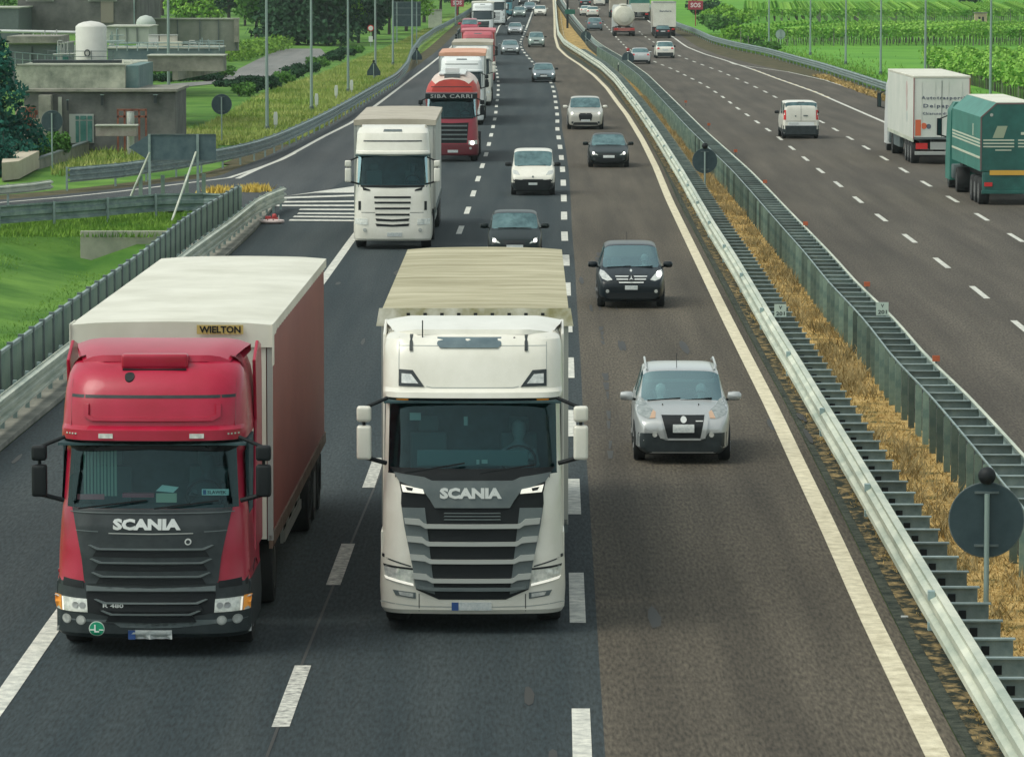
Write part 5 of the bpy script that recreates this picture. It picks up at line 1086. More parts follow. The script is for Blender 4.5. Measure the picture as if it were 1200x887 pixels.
one([u(180,745),u(750,745),u(720,810),u(210,810)], 'lower_intake', M_BLACK, .008)
for x in (200,740): one(circle(*u(x,725),.045), 'fog_light', M_LAMP, .015)
MB().bar((-.62,.93,1.02),(.0,.96,1.05),.03,.02).bar((0,.93,1.02),(.58,.96,1.05),.03,.02).build('wiper', M_BLACK, t); seats(t, q)
MB().tube((-.07,3.3,1.6),(-.07,3.5,1.80),.006,6).build('antenna', M_BLACK, t); occupant(t, q, .37, MATS['shirt_pale'])
# dark estate, silver off-roader, white van, dark hatchback behind the lorry
t, b, q = car(713.5, 191, 'dark green-black saloon with both headlights lit, following the black people carrier', M_DGREY, dict(SEDAN, H=1.44)); face(t, b, q, grille='tall', lit=True)
t, b, q = car(686.2, 147.5, 'large silver-white off-roader with tall grille, fast lane behind the dark saloon', M_SILV2, dict(SUV, L=5.0, W=1.98, H=1.74, zn=.95, yc=1.35, zc=1.15, yr=2.15, yb=4.2, yd=4.75, zb=1.08, R=.38, mirror=M_WHITE)); face(t, b, q, grille='tall', lit=True)
VANP = dict(L=3.9, W=1.72, H=1.74, zn=.86, yc=.72, zc=1.12, yr=1.42, yb=3.75, yd=3.84, zd=1.3, tail=1.5, zb=1.06, R=.31, roofw=.86, sill=.24, nose=.9, mirror=M_BLACK)
t, b, q = car(624.5, 223, 'small white delivery van with black lower bumper in the middle lane', M_WHITE, VANP, name='van', cat='van', lowm=M_DARK)
one, two = cdec(b, t, 'F', .1)
one([(-.82,.22),(.82,.22),(.84,.66),(.50,.62),(.42,.56),(-.42,.56),(-.50,.62),(-.84,.66)], 'bumper', M_BLACK, .008); one([(-.17,.42),(.17,.42),(.17,.51),(-.17,.51)], 'number_plate', M_PLATE, .02)
two([(.50,.80),(.80,.84),(.82,1.0),(.60,.95)], 'headlight', M_LAMP, .012); one([(-.40,.62),(.40,.62),(.40,.64),(-.40,.64)], 'panel_gap', M_DARK, .01); one(circle(0,.74,.04), 'badge', M_GREYM, .015)
MB().bar((-.6,.71,1.12),(.5,.73,1.15),.02,.02).build('wiper', M_BLACK, t)
t, b, q = car(603.3, 300, 'dark grey hatchback half hidden behind the yellowed lorry roof, headlights showing', M_DGREY, dict(HATCH, W=1.66, L=3.85, yr=1.75, yb=3.3, yd=3.65, H=1.47), rz=0); face(t, b, q, lit=True)
# distant oncoming cars
t, b, q = car(637.3, 93.5, 'blue-grey saloon with silver sheen and lit headlights, straddling the dashes where the road bends', M_GREYB, dict(SEDAN, mirror=M_BLACK)); face(t, b, q, lit=True, ml=.3)
t, b, q = car(628.7, 53.5, 'grey-green off-roader with lit headlights at the inside of the far bend', M_PALEG, dict(SUV, mirror=M_BLACK)); face(t, b, q, lit=True, ml=.3)
t, b, q = car(598, 62, 'grey saloon in middle lane left of the far bend, headlights lit', M_CHAMP, SEDAN); face(t, b, q, lit=True, ml=.3)
t, b, q = car(603.5, 39, 'silver saloon in middle lane beyond the grey saloon, headlights lit', M_SILVER, SEDAN); face(t, b, q, lit=True, ml=.3)
t, b, q = car(633, 17.5, 'white car far up the fast lane, just left of the white edge line', M_WHITE, HATCH); face(t, b, q, ml=.3, plate=False)
t, b, q = car(608.5, 19, 'pale green car far up the middle lane with lit headlights', M_PALEG, HATCH); face(t, b, q, lit=True, ml=.3, plate=False)
t, b, q = car(620.5, 12.5, 'blue-grey car beside the far white car', M_GREYB, SEDAN); face(t, b, q, lit=True, ml=.3, plate=False)
t, b, q = car(586.2, 24, 'dark car with one bright headlight beside the far lorries', M_DGREY, HATCH); face(t, b, q, lit=True, ml=.3, plate=False)
t, b, q = car(592.8, 17.5, 'dark van-like car with bright lamp, farther up beside the lorry queue', M_NAVY, SUV); face(t, b, q, lit=True, ml=.3, plate=False)
t, b, q = car(626, 3, 'pale car at the very top edge of the picture, fast lane', M_WHITE, SEDAN); face(t, b, q, lit=True, ml=.3, plate=False)
t, b, q = car(614, 5, 'small dark car with bright lamp at the top edge of the picture, middle lane', M_DGREY, SEDAN); face(t, b, q, lit=True, ml=.3, plate=False)
# red car on the transporter
for y, lx, lb in ((1.2,-.0,'red car on the upper deck of the dark transporter, front position'),(6.0,.0,'dark red car on the upper deck of the dark transporter, second position')):
    t, b, q = car(553, 78, lb, M_RED2 if y > 2 else M_RED, dict(HATCH, W=1.6), rz=0); face(t, b, q, ml=.3, plate=False)
    t.location = transporter.location+Vector((lx-.25,y+1.8,2.60))
# opposite carriageway
VAN2 = dict(L=4.8, W=1.88, H=1.94, zn=.92, yc=.9, zc=1.25, yr=1.7, yb=4.62, yd=4.70, zd=1.6, tail=1.75, zb=1.15, R=.34, roofw=.88, sill=.25, nose=.9, mirror=M_BLACK)
t, b, q = car(938.6, 158, 'white panel van seen from behind with tall red tail lights, middle lane', M_WHITE, VAN2, away=True, name='van', cat='van', lowm=M_DARK, rz=0)
one, two = cdec(b, t, 'B', .1); hw = .94
two([(.77,.98),(.90,.98),(.88,1.48),(.77,1.48)], 'tail_light', M_REDL, .014)
one([(-.90,.22),(.90,.22),(.92,.68),(-.92,.68)], 'bumper', M_DARK, .012)
one([(-.70,.68),(.70,.68),(.66,.86),(-.66,.86)], 'door_lower', M_WHITE2, .015); one([(.62,.74),(.12,.74),(.12,.84),(.62,.84)], 'number_plate', M_PLATE, .03)
one([(-.78,.90),(.78,.90),(.78,.915),(-.78,.915)], 'panel_gap', M_DARK, .01); one([(-.006,.9),(.006,.9),(.006,1.8),(-.006,1.8)], 'panel_gap', M_DARK, .01)
one([(-.12,1.16),(-.35,1.16),(-.35,1.22),(-.12,1.22)], 'door_handle', M_GREYM, .02); one(circle(.28,1.17,.04), 'badge', M_GREYM, .02); one([(-.2,1.86),(.2,1.86),(.2,1.90),(-.2,1.90)], 'high_brake_light', M_DARK, .01)
t, b, q = car(751, 72.5, 'silver saloon seen from behind beside the median, opposite carriageway', M_SILVER, dict(SEDAN, mirror=M_SILVER), away=True); tailf(t, b, q)
t, b, q = car(779.7, 66, 'white off-roader seen from behind with dark lower bumper, ahead of the silver saloon', M_WHITE, dict(SUV, W=1.84, L=4.4, mirror=M_BLACK), away=True); tailf(t, b, q, dark_low=True)
t, b, q = car(777, 43.0, 'dark blue estate car close behind the distant white box lorry', M_NAVY, dict(HATCH), away=True); tailf(t, b, q)
t, b, q = car(697, 34.3, 'blue-grey estate car seen from behind near the median in the distance', M_GREYB, dict(SUV, W=1.9), away=True); tailf(t, b, q)
t, b, q = car(694.5, 18.5, 'cream-white car seen from behind beyond the blue-grey estate', M_WHITE, HATCH, away=True); tailf(t, b, q)
t, b, q = car(686.8, 17, 'cream-white car left of another white car, near the median far away', M_WHITE, SEDAN, away=True); tailf(t, b, q)
t, b, q = car(686, 8.5, 'dark blue car at the top of the picture near the median', M_NAVY, SUV, away=True); tailf(t, b, q)
t, b, q = car(702.5, 5.5, 'white car at the top of the picture, opposite carriageway', M_WHITE, SUV, away=True); tailf(t, b, q)
t, b, q = car(713, 4, 'dark car at the top of the picture, right of the white one', M_DGREY, HATCH, away=True); tailf(t, b, q)

# ------------------------------------------------------------ signs, posts, poles
def disc_sign(base, r, zc, label, lamp=True, cat='road sign', mback=M_SIGNBK, group=None, h0=0):
    t = thing('road_sign', label, cat, base, group=group)
    MB().tube((0,-.06,h0),(0,-.06,zc+r*.72),.035,10).build('pole', M_POLE, t, smooth=50)
    d = MB().lathe([(r,-.005),(r,.02)], (0,0,zc), 32, 'y').build('sign_plate', mback, t)
    rm = MB(); rp = [Vector(((r+.004)*math.cos(2*PI*k/32),.008,zc+(r+.004)*math.sin(2*PI*k/32))) for k in range(33)]
    for p_, q_ in zip(rp, rp[1:]): rm.tube(p_, q_, .012, 5, cap=False)
    rm.build('plate_rim', M_GALVD, d)
    MB().box(-.16,.16,-.035,-.005,zc+r*.72,zc+r*.78).box(-.16,.16,-.035,-.005,zc-r*.72,zc-r*.66).build('bracket', M_GALVD, t)
    if lamp:
        MB().lathe([(.05,-.12),(.105,-.07),(.12,0),(.105,.07),(.05,.12)], (0,-.02,zc+r+.10), 16, 'y').build('warning_lamp', M_BLACK, t, smooth=50)
    return t
disc_sign(Vector((G(1155,703,.55).x,G(1155,703,.55).y,0)), .49, 1.62, 'large black round sign back with a lamp on top, nearest sign in the median')
disc_sign(Vector((at(826,186,169).x,169,0)), .47, 1.50, 'dark round sign back with lamp standing in the dry median grass, middle distance')
b = at(736,72,372); t = disc_sign(Vector((b.x,372,0)), .50, 1.15, 'dark round sign back with red lamp and pale cabinet, median at the bend', lamp=False)
MB().lathe([(.06,-.1),(.13,-.06),(.15,0),(.13,.06),(.06,.1)], (0,0,1.85), 14, 'y').build('warning_lamp', mat('lamp_red_dull', (.35,.03,.03), .5), t)
t = thing('roadside_cabinet', 'small grey-green cabinet with pale top beside the sign at the median bend', 'cabinet', (b.x-.15,371,0)); MB().box(-.75,.55,-.3,.3,0,.62).build('cabinet_body', M_SIGNBK, t, bevel=.02); MB().box(-.70,-.2,-.33,.25,.62,.80).build('lid', M_LOGO, t, bevel=.02)
b = at(686.6,47,480); t = disc_sign(Vector((b.x,480,zt(480))), .55, .95, 'small dark round sign back in the median, farthest of the row')
b = at(668,30,560); t = thing('gantry_post', 'dark tall post with small green panel in the far median', 'post', (at(665,30,560).x,560,zt(560)))
MB().tube((0,0,0),(0,0,7),.14,10).build('pole', M_BLACK, t); MB().box(-.35,.95,-.14,-.10,1.75,2.35).build('panel', mat('panel_green', (.01,.12,.08), .6), t, bevel=.02)
disc_sign(G(61.5,200), .46, 2.15, 'dark round sign back on a grey pole behind the left rail, before the works building', lamp=False)
disc_sign(G(260,168), .50, 1.95, 'dark round sign back standing in meadow above the exit lane', lamp=False)
disc_sign(G(914.5,57), .50, 1.45, 'pale grey round sign back beyond the right guard rail, below the vineyard', lamp=False, mback=mat('sign_pale', (.30,.36,.36), .5))
def tri_sign(base, label, w=1.05):
    t = thing('road_sign', label, 'road sign', base); h = w*.95; z0 = .35
    MB().tube((0,-.04,0),(0,-.04,z0+h*.9),.035,8).build('pole', M_POLE, t)
    MB().prism([(-w/2,z0+.30),(-w/2,z0),(w/2,z0),(w/2,z0+.30),(w*.10,z0+h),(-w*.10,z0+h)], -.01, .02).build('sign_plate', M_SIGNBK, t, bevel=.01)
    MB().lathe([(.05,-.1),(.10,-.05),(.10,.05),(.05,.1)], (0,0,z0+h+.1), 12, 'y').build('warning_lamp', M_BLACK, t)
tri_sign(G(438,94), 'dark triangular sign back behind the exit lane rail, the nearer one')
tri_sign(G(488.5,75), 'dark triangular sign back beside the rail at the far bend of the exit lane', .95)
t = thing('direction_board', 'grey back of an arrow-shaped exit board on two propped posts in the grass', 'road sign', G(204,250))
g0 = t.location; Yb = g0.y; X = lambda px: at(px,200,Yb).x-g0.x; Z = lambda py: at(200,py,Yb).z
MB().prism([(X(151),Z(173)),(X(175.5),Z(188.8)),(X(253.3),Z(188.8)),(X(253.3),Z(157.4)),(X(175.5),Z(157.4))], -.02, .02).build('board', M_BOARD, t, bevel=.005)
MB().box(X(177),X(253.3),-.06,-.02,Z(158.4),Z(157.2)).box(X(177),X(253.3),-.06,-.02,Z(188.8),Z(187.4)).build('board_rib', M_GALVD, t)
for px in (175.5,232): MB().box(X(px)-.045,X(px)+.045,-.12,-.02,-.2,Z(157.5)).build('post', M_GALV, t)
for a, b in (((176,178.5),(144.6,250)),((230,178.5),(201.4,259))): q = G(*b)-g0; MB().tube((X(a[0]),-.1,Z(a[1])),(q.x,q.y,0),.04,8).build('prop', M_GALVL, t)
def km(px, py, label, hh=.9):
    p = at(px,py,G(px,py,hh).y-.1); t = thing('marker_plate', label, 'marker', (p.x,p.y,p.z-.14))
    MB().box(-.14,.14,-.008,.008,0,.30).build('plate', mat('marker_pale', (.46,.55,.48), .6), t, bevel=.004); MB().box(-.02,.02,.008,.03,-.2,.1).build('bracket', M_GALV, t)
    bb = BVHTree.FromPolygons([Vector(v) for v in ((-1,-.008,-1),(1,-.008,-1),(1,-.008,1),(-1,-.008,1))], [(0,1,2,3)])
    lettering(bb, '201', 0, .08, M_BLACK, t, width=.20, height=.09, bold=.02, off=.004, thick=.004); lettering(bb, 'V', 0, .22, M_BLACK, t, width=.07, height=.08, bold=.02, off=.004, thick=.004)
km(914.5,364.5,'small pale plate reading 201 on the near median barrier'); km(1034,362.5,'small pale plate reading 201 on the far median barrier, right of its twin', 1.12)
M_REFL = mat('reflector_orange', (.42,.10,.04), .5)
me_r = None
for i, (px, py) in enumerate(((1097,420),(1016,333),(944,262),(896.5,213),(862,177),(830.7,146),(803.6,119.4))):
    p = at(px,py,G(px,py,1.1).y); t = thing('delineator', 'orange-red reflector plate on the right edge of the far median barrier', 'reflector', (p.x,p.y,p.z-.09), group='orange reflectors along the far median barrier')
    MB().box(-.075,.075,-.01,.01,.03,.15).build('reflector_plate', M_REFL, t, bevel=.005); MB().box(-.015,.015,.01,.03,-.16,.1).build('bracket', M_GALVD, t)
for px, py, l in ((323,152,'nearest the first pole'),(371,128,'beside the second pole'),(394,117,'between two poles'),(412,110,'beside the third pole')):
    g = G(px,py); t = thing('delineator', 'small white round-topped post in the meadow, '+l, 'marker post', g); h = .95
    MB().prism([(-.10,.25),(.10,.25),(.12,.7),(.08,h),(-.08,h),(-.12,.7)], -.03, .03).build('marker_head', M_LOGO, t, bevel=.02); MB().box(-.05,.05,-.02,.02,0,.26).build('post', M_GREYL, t)
def pole(g, label, grp, h=9.5):
    t = thing('pole', label, 'pole', g, group=grp)
    MB().tube((0,0,0),(0,0,h),.10,12,.055).build('shaft', M_POLE, t, smooth=50); MB().lathe([(.14,0),(.14,.25),(.10,.30)], (0,0,0), 12).build('base_collar', M_GALVD, t); MB().tube((0,0,h),(0,0,h+.12),.09,12).build('cap', M_GALV, t)
for px, py, l in ((198,150,'pole in front of the works building, leftmost of the tall pale poles'),(313,154,'pale green pole left of the local road'),(365,130,'pale green pole right of the local road bend'),(408,109,'pale green pole behind the nearer triangular sign'),(440,92,'pale green pole on the bank above the triangular sign'),(460.5,77,'pale green pole left edge of the large board back'),(483,64,'thin pale pole near the large board back'),(534,31,'thin pale pole by the red emergency sign at the far left')):
    pole(G(px,py), 'tall '+l if not l.startswith('tall') else l, 'tall poles on the left bank')
for px, py, l in ((901,56,'thin tall pole left of the pale round sign back'),(949.5,65,'thin tall pole right of the pale round sign back'),(991,76,'thin tall pole before the long dark vine rows'),(1032,88,'thin tall pole left of the white box lorry'),(1084,101,'tall pale pole rising behind the white box lorry'),(1160.5,116,'tall pale pole between the two lorries, thickest on the right')):
    pole(G(px,py), l, 'tall poles on the right verge')
t = thing('direction_board', 'large dark back of a direction board on two posts, far left by the tree line', 'road sign', G(477,52)); MB().box(-1.5,1.5,-.03,.03,1.9,4.6).build('board', M_SIGNBK, t)
for x in (-1.1,1.05): MB().box(x-.06,x+.06,-.12,-.03,0,4.5).build('post', M_GALV, t)
MB().box(-1.5,1.5,-.06,-.03,3.85,3.95).box(-1.5,1.5,-.06,-.03,3.1,3.2).box(-1.5,1.5,-.06,-.03,4.5,4.6).build('board_rib', M_GALVD, t)
def sos(g, label, s=1.0):
    t = thing('emergency_sign', label, 'sign', g); MB().box(-.06,.06,-.05,.05,0,2.2).build('post', M_RED2, t); MB().box(-.95*s,.95*s,-.1,.1,2.1,2.1+1.15*s).build('sign_box', mat('sos_red', (.35,.03,.06), .5), t, bevel=.03)
    bb = BVHTree.FromPolygons([Vector(v) for v in ((-3,-.1,0),(3,-.1,0),(3,-.1,6),(-3,-.1,6))], [(0,1,2,3)]); lettering(bb, 'SOS', 0, 2.1+.58*s, mat('sos_white', (.75,.6,.65), .5), t, width=1.3*s, height=.6*s, bold=.03, off=.02)
sos(G(815,31), 'red SOS sign on a red post beside the right guard rail'); sos(G(536,27), 'dark red SOS sign far left near the concrete cabinet', .9)
t = thing('roadside_cabinet', 'pale concrete cabinet behind the far bend of the left rail', 'cabinet', G(510,33)); MB().box(-.85,.85,-.6,.6,0,2.2).build('cabinet_body', M_CONCL, t, bevel=.03); MB().box(-.92,.92,-.67,.67,2.2,2.32).build('roof_slab', M_CONC, t)
t = thing('road_sign', 'small round white-and-red sign with a plate below, by the local road end', 'road sign', G(434.5,55)); MB().tube((0,0,0),(0,0,2.2),.04,8).build('pole', M_POLE, t)
MB().lathe([(.34,-.02),(.34,.02)], (0,-.05,1.95), 20, 'y').build('sign_plate', M_REDL, t); MB().lathe([(.25,-.02),(.25,.02)], (0,-.075,1.95), 20, 'y').build('sign_face', M_LOGO, t); MB().box(-.22,.22,-.08,-.05,.5,1.1).build('lower_plate', M_LOGO, t)
for px, py in ((343,52),(362,50)):
    t = thing('road_sign', 'tiny white sign on a short post at the dark tree line, %s of two' % ('left' if px < 350 else 'right'), 'road sign', G(px,py)); MB().tube((0,0,0),(0,0,.7),.03,6).build('pole', M_POLE, t); MB().lathe([(.2,-.02),(.2,.02)], (0,0,.8), 12, 'y').build('sign_plate', M_LOGO, t)
# fallen round sign and red lamp at the gore nose
t = thing('fallen_sign', 'fallen white round plate with a red lamp lying at the tip of the gore', 'road sign', G(318,262)); MB().lathe([(.42,0),(.46,.05),(.44,.10),(.1,.13)], (0,0,.02), 28).build('plate', mat('plate_pinkish', (.68,.55,.52), .5), t, smooth=40)
MB().box(-.22,-.02,.1,.3,.1,.24).box(.0,.24,.05,.25,.1,.20).lathe([(.08,0),(.09,.08),(.04,.15)], (.1,.1,.19), 12).build('lamp_body', mat('lamp_red', (.42,.05,.05), .5), t, bevel=.02)
for k in range(4): MB().box(-.32+k*.19,-.28+k*.19,-.3,-.27,.1,.3 if k in (0,3) else .16).build('lug', M_LOGO if k in (0,3) else M_BLACK, t)
# litter in the gutter
t = MB().box(-.05,.05,-.03,.03,0,.03).build('litter', M_LOGO, bevel=.01); g = G(1060,722); t.location = (g.x,g.y,-.02); tag(t, 'scrap of white litter in the dark gutter beside the near median barrier', 'litter')

# ------------------------------------------------------------ works on the far left
def bxw(t, nm, px0, px1, pyt, pyb, Y, depth, m, bevel=.02, top=None):
    a = at(px0,pyt,Y); b = at(px1,pyb,Y); g = t.location
    z0 = max(b.z, -.1) if top is None else b.z
    return MB().box(a.x,b.x,Y,Y+depth,z0,a.z).build(nm, m, t, world=True, bevel=bevel)
t = thing('works_building', 'low brown-grey concrete building with glazed door and open storage, behind the left boundary wall', 'building', (at(115,170,212).x,212,0))
bxw(t,'wall',28,206,107.5,176,212,7,M_CONCD); bxw(t,'roof_slab',26,208,104.5,108,211.8,7.4,M_CONC)
f = bxw(t,'window_frame',81,110,134,168,211.93,.1,M_GREYL,0)
for a, b in ((88.5,92.5),(94,101),(102.5,108)): 
    for c, d in ((136,140.5),(142,167)): o = bxw(t,'pane',a,b,c,d,211.88,.06,mat('pane_green', (.03,.12,.11), .15, col2=(.08,.20,.18), vs=2),0)
bxw(t,'pillar',68,73,114,172,211.9,.2,M_CONCL,0); bxw(t,'pillar',56,60,118,160,211.85,.2,mat('pillar_rose', (.28,.2,.17), .9),0)
bxw(t,'side_wing',45,60,112,176,211.0,2,M_CONC,0)
t = thing('storage_block', 'pale stained concrete upper block with cracks, on the low works building', 'building', (at(90,92,213).x,213,2.9))
a = at(18,77,213); b = at(147,107,213)
MB().box(a.x,b.x,213,222,b.z,a.z).build('wall', mat('block_stained', (.14,.17,.13), .9, col2=(.46,.48,.38), vs=.9, bump=.2, detail=10), t, world=True, bevel=.03)
MB().box(b.x,at(172,90,218).x-.02,213.4,222,b.z,a.z-.02).build('side_panel', mat('block_teal', (.09,.17,.17), .8, col2=(.16,.24,.23), vs=1), t, world=True)
MB().box(a.x-.05,b.x+.05,212.95,213.1,a.z,a.z+.07).build('coping', M_CONCL, t, world=True)
t = thing('storage_tank', 'white domed cylindrical tank with a hose ring, on top of the works', 'tank', (at(107,70,224).x,224,at(107,72,224).z)); r = 18.2*224/5200; h = at(107,32,224).z-at(107,72,224).z
M_TANKW = mat('tank_white', (.58,.58,.54), .5, col2=(.66,.66,.62), vs=.8)
MB().lathe([(r,-.3),(r,h),(r*.97,h+.05),(r*.8,h+.16),(r*.5,h+.25),(.05,h+.30)], (0,0,0), 32).build('tank_shell', M_TANKW, t, smooth=35)
mb = MB()
for k in range(16): a0, a1 = 2*PI*k/16, 2*PI*(k+1)/16; mb.tube((-.12+.13*math.cos(a0),-r-.06,.42+.16*math.sin(a0)),(-.12+.13*math.cos(a1),-r-.06,.42+.16*math.sin(a1)),.035,6)
mb.build('hose_ring', M_DARK, t)
mb = MB()
for z in (.35,.62): mb.tube((-2.1,-r-.15,z-.1),(1.2,-r-.15,z-.1),.018,6)
for x in (-2.1,-1.0,.1,1.2): mb.tube((x,-r-.15,-.3),(x,-r-.15,.55),.018,6)
mb.build('railing', M_GALVD, t)
t = thing('roof_parapet', 'dark ledge with small vent stubs along the pale block roof', 'ledge', (at(90,75,219).x,219,at(90,75,219).z)); bxw(t,'ledge',38,143,71,77,218,1.0,M_DARK,0,top=1)
for px in (144,154): bxw(t,'stub',px-1,px+1,70,77,217.5,.15,M_TARP,0,top=1)
def blk(px0,px1,pyt,pyb,Y,d,m,label,nm='works_building',cat='building',coping=True,top=None):
    t = thing(nm, label, cat, (at((px0+px1)/2,pyb,Y).x,Y,0)); bxw(t,'wall',px0,px1,pyt,pyb,Y,d,m,top=top)
    if coping: bxw(t,'coping',px0-1,px1+1,pyt-1.3,pyt+.2,Y-.1,d+.2,M_CONCL if m is not M_CONCL else M_CONC,0,top=1)
    return t
t = blk(10,74,52,100,232,6,M_GREYM,'flat grey shed with wide pale roof, left of the white tank')
t2 = bxw(t,'roof_slab',8,68,43,51,231.5,6,M_CONC,0,top=1); bxw(t,'joint',37,38.2,55,76,231.9,.1,M_DARK,0,top=1); bxw(t,'door',66,72,54,74,231.9,.1,mat('door_teal', (.12,.26,.28), .5),0,top=1)
t = thing('pipe', 'long white pipe running across the roofs left of the tank', 'pipe', (at(45,40,240).x,240,at(45,40,240).z)); a = at(-20,36.5,240); b = at(90,38.5,240); g = t.location
MB().tube(Vector(a)-g,Vector(b)-g,.09,10).build('pipe_run', M_LOGO, t)
for px in (27,39): q = at(px,38,240)-g; MB().bar(q,q+Vector((0,0,-.5)),.06,.06).build('pipe_bracket', M_LOGO, t)
t = blk(20,161,-40,38,300,20,M_CONCD,'tall dark brown-grey windowed works hall at the top left')
for a, b in ((30,63),(103,137)):
    f = bxw(t,'window_frame',a,b,-12,2,299.9,.15,M_GREYL,0,top=1); 
    bxw(t,'pane',a+1.5,b-1.5,-10,0.8,299.85,.1,G_DARK,0,top=1)
bxw(t,'drain_pipe',156,158,-40,36,299.8,.15,M_GALV,0,top=1); bxw(t,'stain_panel',118,133,2,27,299.93,.08,mat('render_beige', (.24,.22,.18), .9),0,top=1)
blk(-20,22,10,50,292,8,M_GREYM,'grey low hall at the very top left corner')
t = blk(125,175,32,50,262,6,mat('panel_wall', (.33,.36,.32), .8, col2=(.40,.43,.38), vs=.5),'pale panelled wall right of the white tank')
for px in (136,148,160): bxw(t,'joint',px,px+.8,33,50,261.9,.1,M_GREYM,0,top=1)
t = thing('storage_tank', 'smaller pale domed tank behind the panelled wall', 'tank', (at(171,38,285).x,285,at(171,45,285).z)); r = 11.5*285/5200; h = at(171,27,285).z-at(171,45,285).z
MB().lathe([(r,-.5),(r,h),(r*.9,h+.18),(r*.6,h+.38),(.05,h+.48)], (0,0,0), 28).build('tank_shell', mat('tank_grey', (.42,.47,.43), .6), t, smooth=35)
t = blk(176,279,23,60,310,1.2,mat('wall_moss', (.17,.19,.165), .9, col2=(.29,.30,.26), vs=.5, bump=.2),'long mossy concrete wall with pale coping below the light green trees','boundary_wall','wall')
for px in (208,234,256,276): bxw(t,'pier',px-.7,px+.7,23,60,309.9,.2,M_GREYM,0,top=1)
bxw(t,'pier',274,280,22,50,309.6,.4,M_CONC,0,top=1)
t = blk(126,257,57,76,252,5,mat('deck_teal', (.06,.11,.12), .8, col2=(.15,.2,.19), vs=.7),'dark basin deck with rails and pipework right of the white tank','basin','basin')
mb = MB()
for py in (50,54): a = at(120,py,250); b = at(262,py+1.5,250); mb.tube(a,b,.035,6)
for px in range(125,262,12): mb.tube(at(px,50.5,250),at(px,60,250),.03,6)
mb.build('railing', M_GALV, t, world=True)
bxw(t,'edge_slab',126,250,72,75,248,4,M_CONCL,0,top=1)
a = at(205,74,245); b = at(258,63,262); mb = MB(); mb.bar(a+Vector((0,0,.1)),b,.12,.12); mb.bar(a-Vector((0,0,.5)),b-Vector((0,0,.6)),.3,.9); mb.build('ramp_wall', M_CONC, t, world=True)
for px0,px1,m,l in ((174,186,M_TANKW,'left'),(187,207,mat('crate_cream', (.58,.54,.46), .6),'right'),):
    t = thing('container', 'white plastic container on the basin deck, %s of two' % l, 'container', (at(px0,50,258).x,258,at(px0,53,258).z)); bxw(t,'body',px0,px1,42,53,258,.8,m,.03,top=1); bxw(t,'lid',px0-.3,px1+.3,41,42.3,257.95,.9,M_GREYL,0,top=1)
t = thing('pipe_stub', 'cream low plinth box beside the white containers', 'box', (at(200,54,255).x,255,at(200,54,255).z)); bxw(t,'body',186,213,49,55,255,.8,mat('plinth_cream', (.42,.42,.33), .8),.02,top=1)
t = blk(173,262,66,84,240,2.5,M_CONC,'low weathered block wall between the basin and the shrubs','boundary_wall','wall')
for px0,px1,pyt,pyb,Y,l in ((78,80,118,130,211.9,'left'),(118,121,112,124,211.9,'middle'),(180,184,112,121,211.9,'right')):
    t = thing('wall_vent', 'small dark vent box high on the low works wall, %s of three' % l, 'vent', (at((px0+px1)/2,pyb,Y).x,Y-.1,at(px0,pyb,Y).z)); bxw(t,'box',px0,px1,pyt,pyb,Y-.12,.12,M_DARK,0,top=1); bxw(t,'hood',px0-.5,px1+.5,pyt-1,pyt,Y-.2,.2,M_GALV,0,top=1)
random.seed(21)
for k,(px,py,Y,l) in enumerate(((60,48,239,'left of the white tank'),(132,47,256,'right of the white tank'),(228,62,256,'on the right of the basin deck'),(243,58,257,'at the right end of the basin deck'),(78,62,228,'just left of the white tank'))):
    t = thing('pipework', 'cluster of thin grey pipes and valves '+l, 'pipes', at(px,py,Y)); g = t.location; mb = MB()
    for i in range(7):
        x = random.uniform(-.5,.5); h = random.uniform(.2,.7); mb.tube((x,0,-.6),(x,0,h),.035,6); 
        if i%2: mb.tube((x,0,h),(x+random.uniform(-.4,.4),0,h),.03,6)
    mb.tube((-.7,0,-.1),(.7,0,-.05),.05,6); mb.build('pipes', M_GALV if k%2 else M_GREYL, t); MB().box(-.2,.1,-.1,.1,-.5,-.15).build('valve_box', M_CONCL if k%2 else M_TEALD, t, bevel=.02)
for k,(pa,pb,Y) in enumerate((((0,60),(70,66),226),((130,52),(262,48),254))):
    a = at(*pa,Y); b = at(*pb,Y+3); t = thing('handrail', 'thin steel handrail along the works roofs, %s stretch' % ('left' if k == 0 else 'right'), 'railing', a); mb = MB(); mb.tube((0,0,0),b-a,.03,6).tube((0,0,-.35),b-a-Vector((0,0,.35)),.025,6)
    for i in range(9): q = (b-a)*(i/8); mb.tube(q-Vector((0,0,.8)),q,.025,6)
    mb.build('rails', M_GALV, t)
# storage rack, drum, terrace and clutter in front of the building
t = thing('storage_rack', 'rusty brown open rack against the works wall', 'rack', (at(155,140,209).x,209,0)); mb = MB(); g = t.location
for px in (138,146,155,163,171): q = at(px,129,209); mb.bar((q.x,209,0),(q.x,209,q.z),.09,.09)
for py in (129,137): a = at(137,py,209); b = at(172,py,209); mb.bar(a,b,.09,.09)
mb.build('frame', mat('rust', (.16,.05,.035), .9, col2=(.28,.11,.07), vs=3), t, world=True)
q = at(153,148,208.4); t = thing('drum', 'white drum standing in front of the rusty rack', 'drum', (q.x,208.4,0)); MB().lathe([(.17,0),(.17,q.z+.1),(.18,q.z+.12),(.18,at(153,132,208.4).z)], (0,0,0), 16).build('body', M_LOGO, t, smooth=40); MB().lathe([(.185,0),(.185,.04)], (0,0,at(153,132,208.4).z), 16).build('lid', M_GREYL, t)
t = blk(112,160,148,160,207,.8,mat('bench_stone', (.24,.2,.18), .9, col2=(.36,.33,.29), vs=2),'low stone bench cluttered with junk by the rack','bench','bench')
random.seed(3)
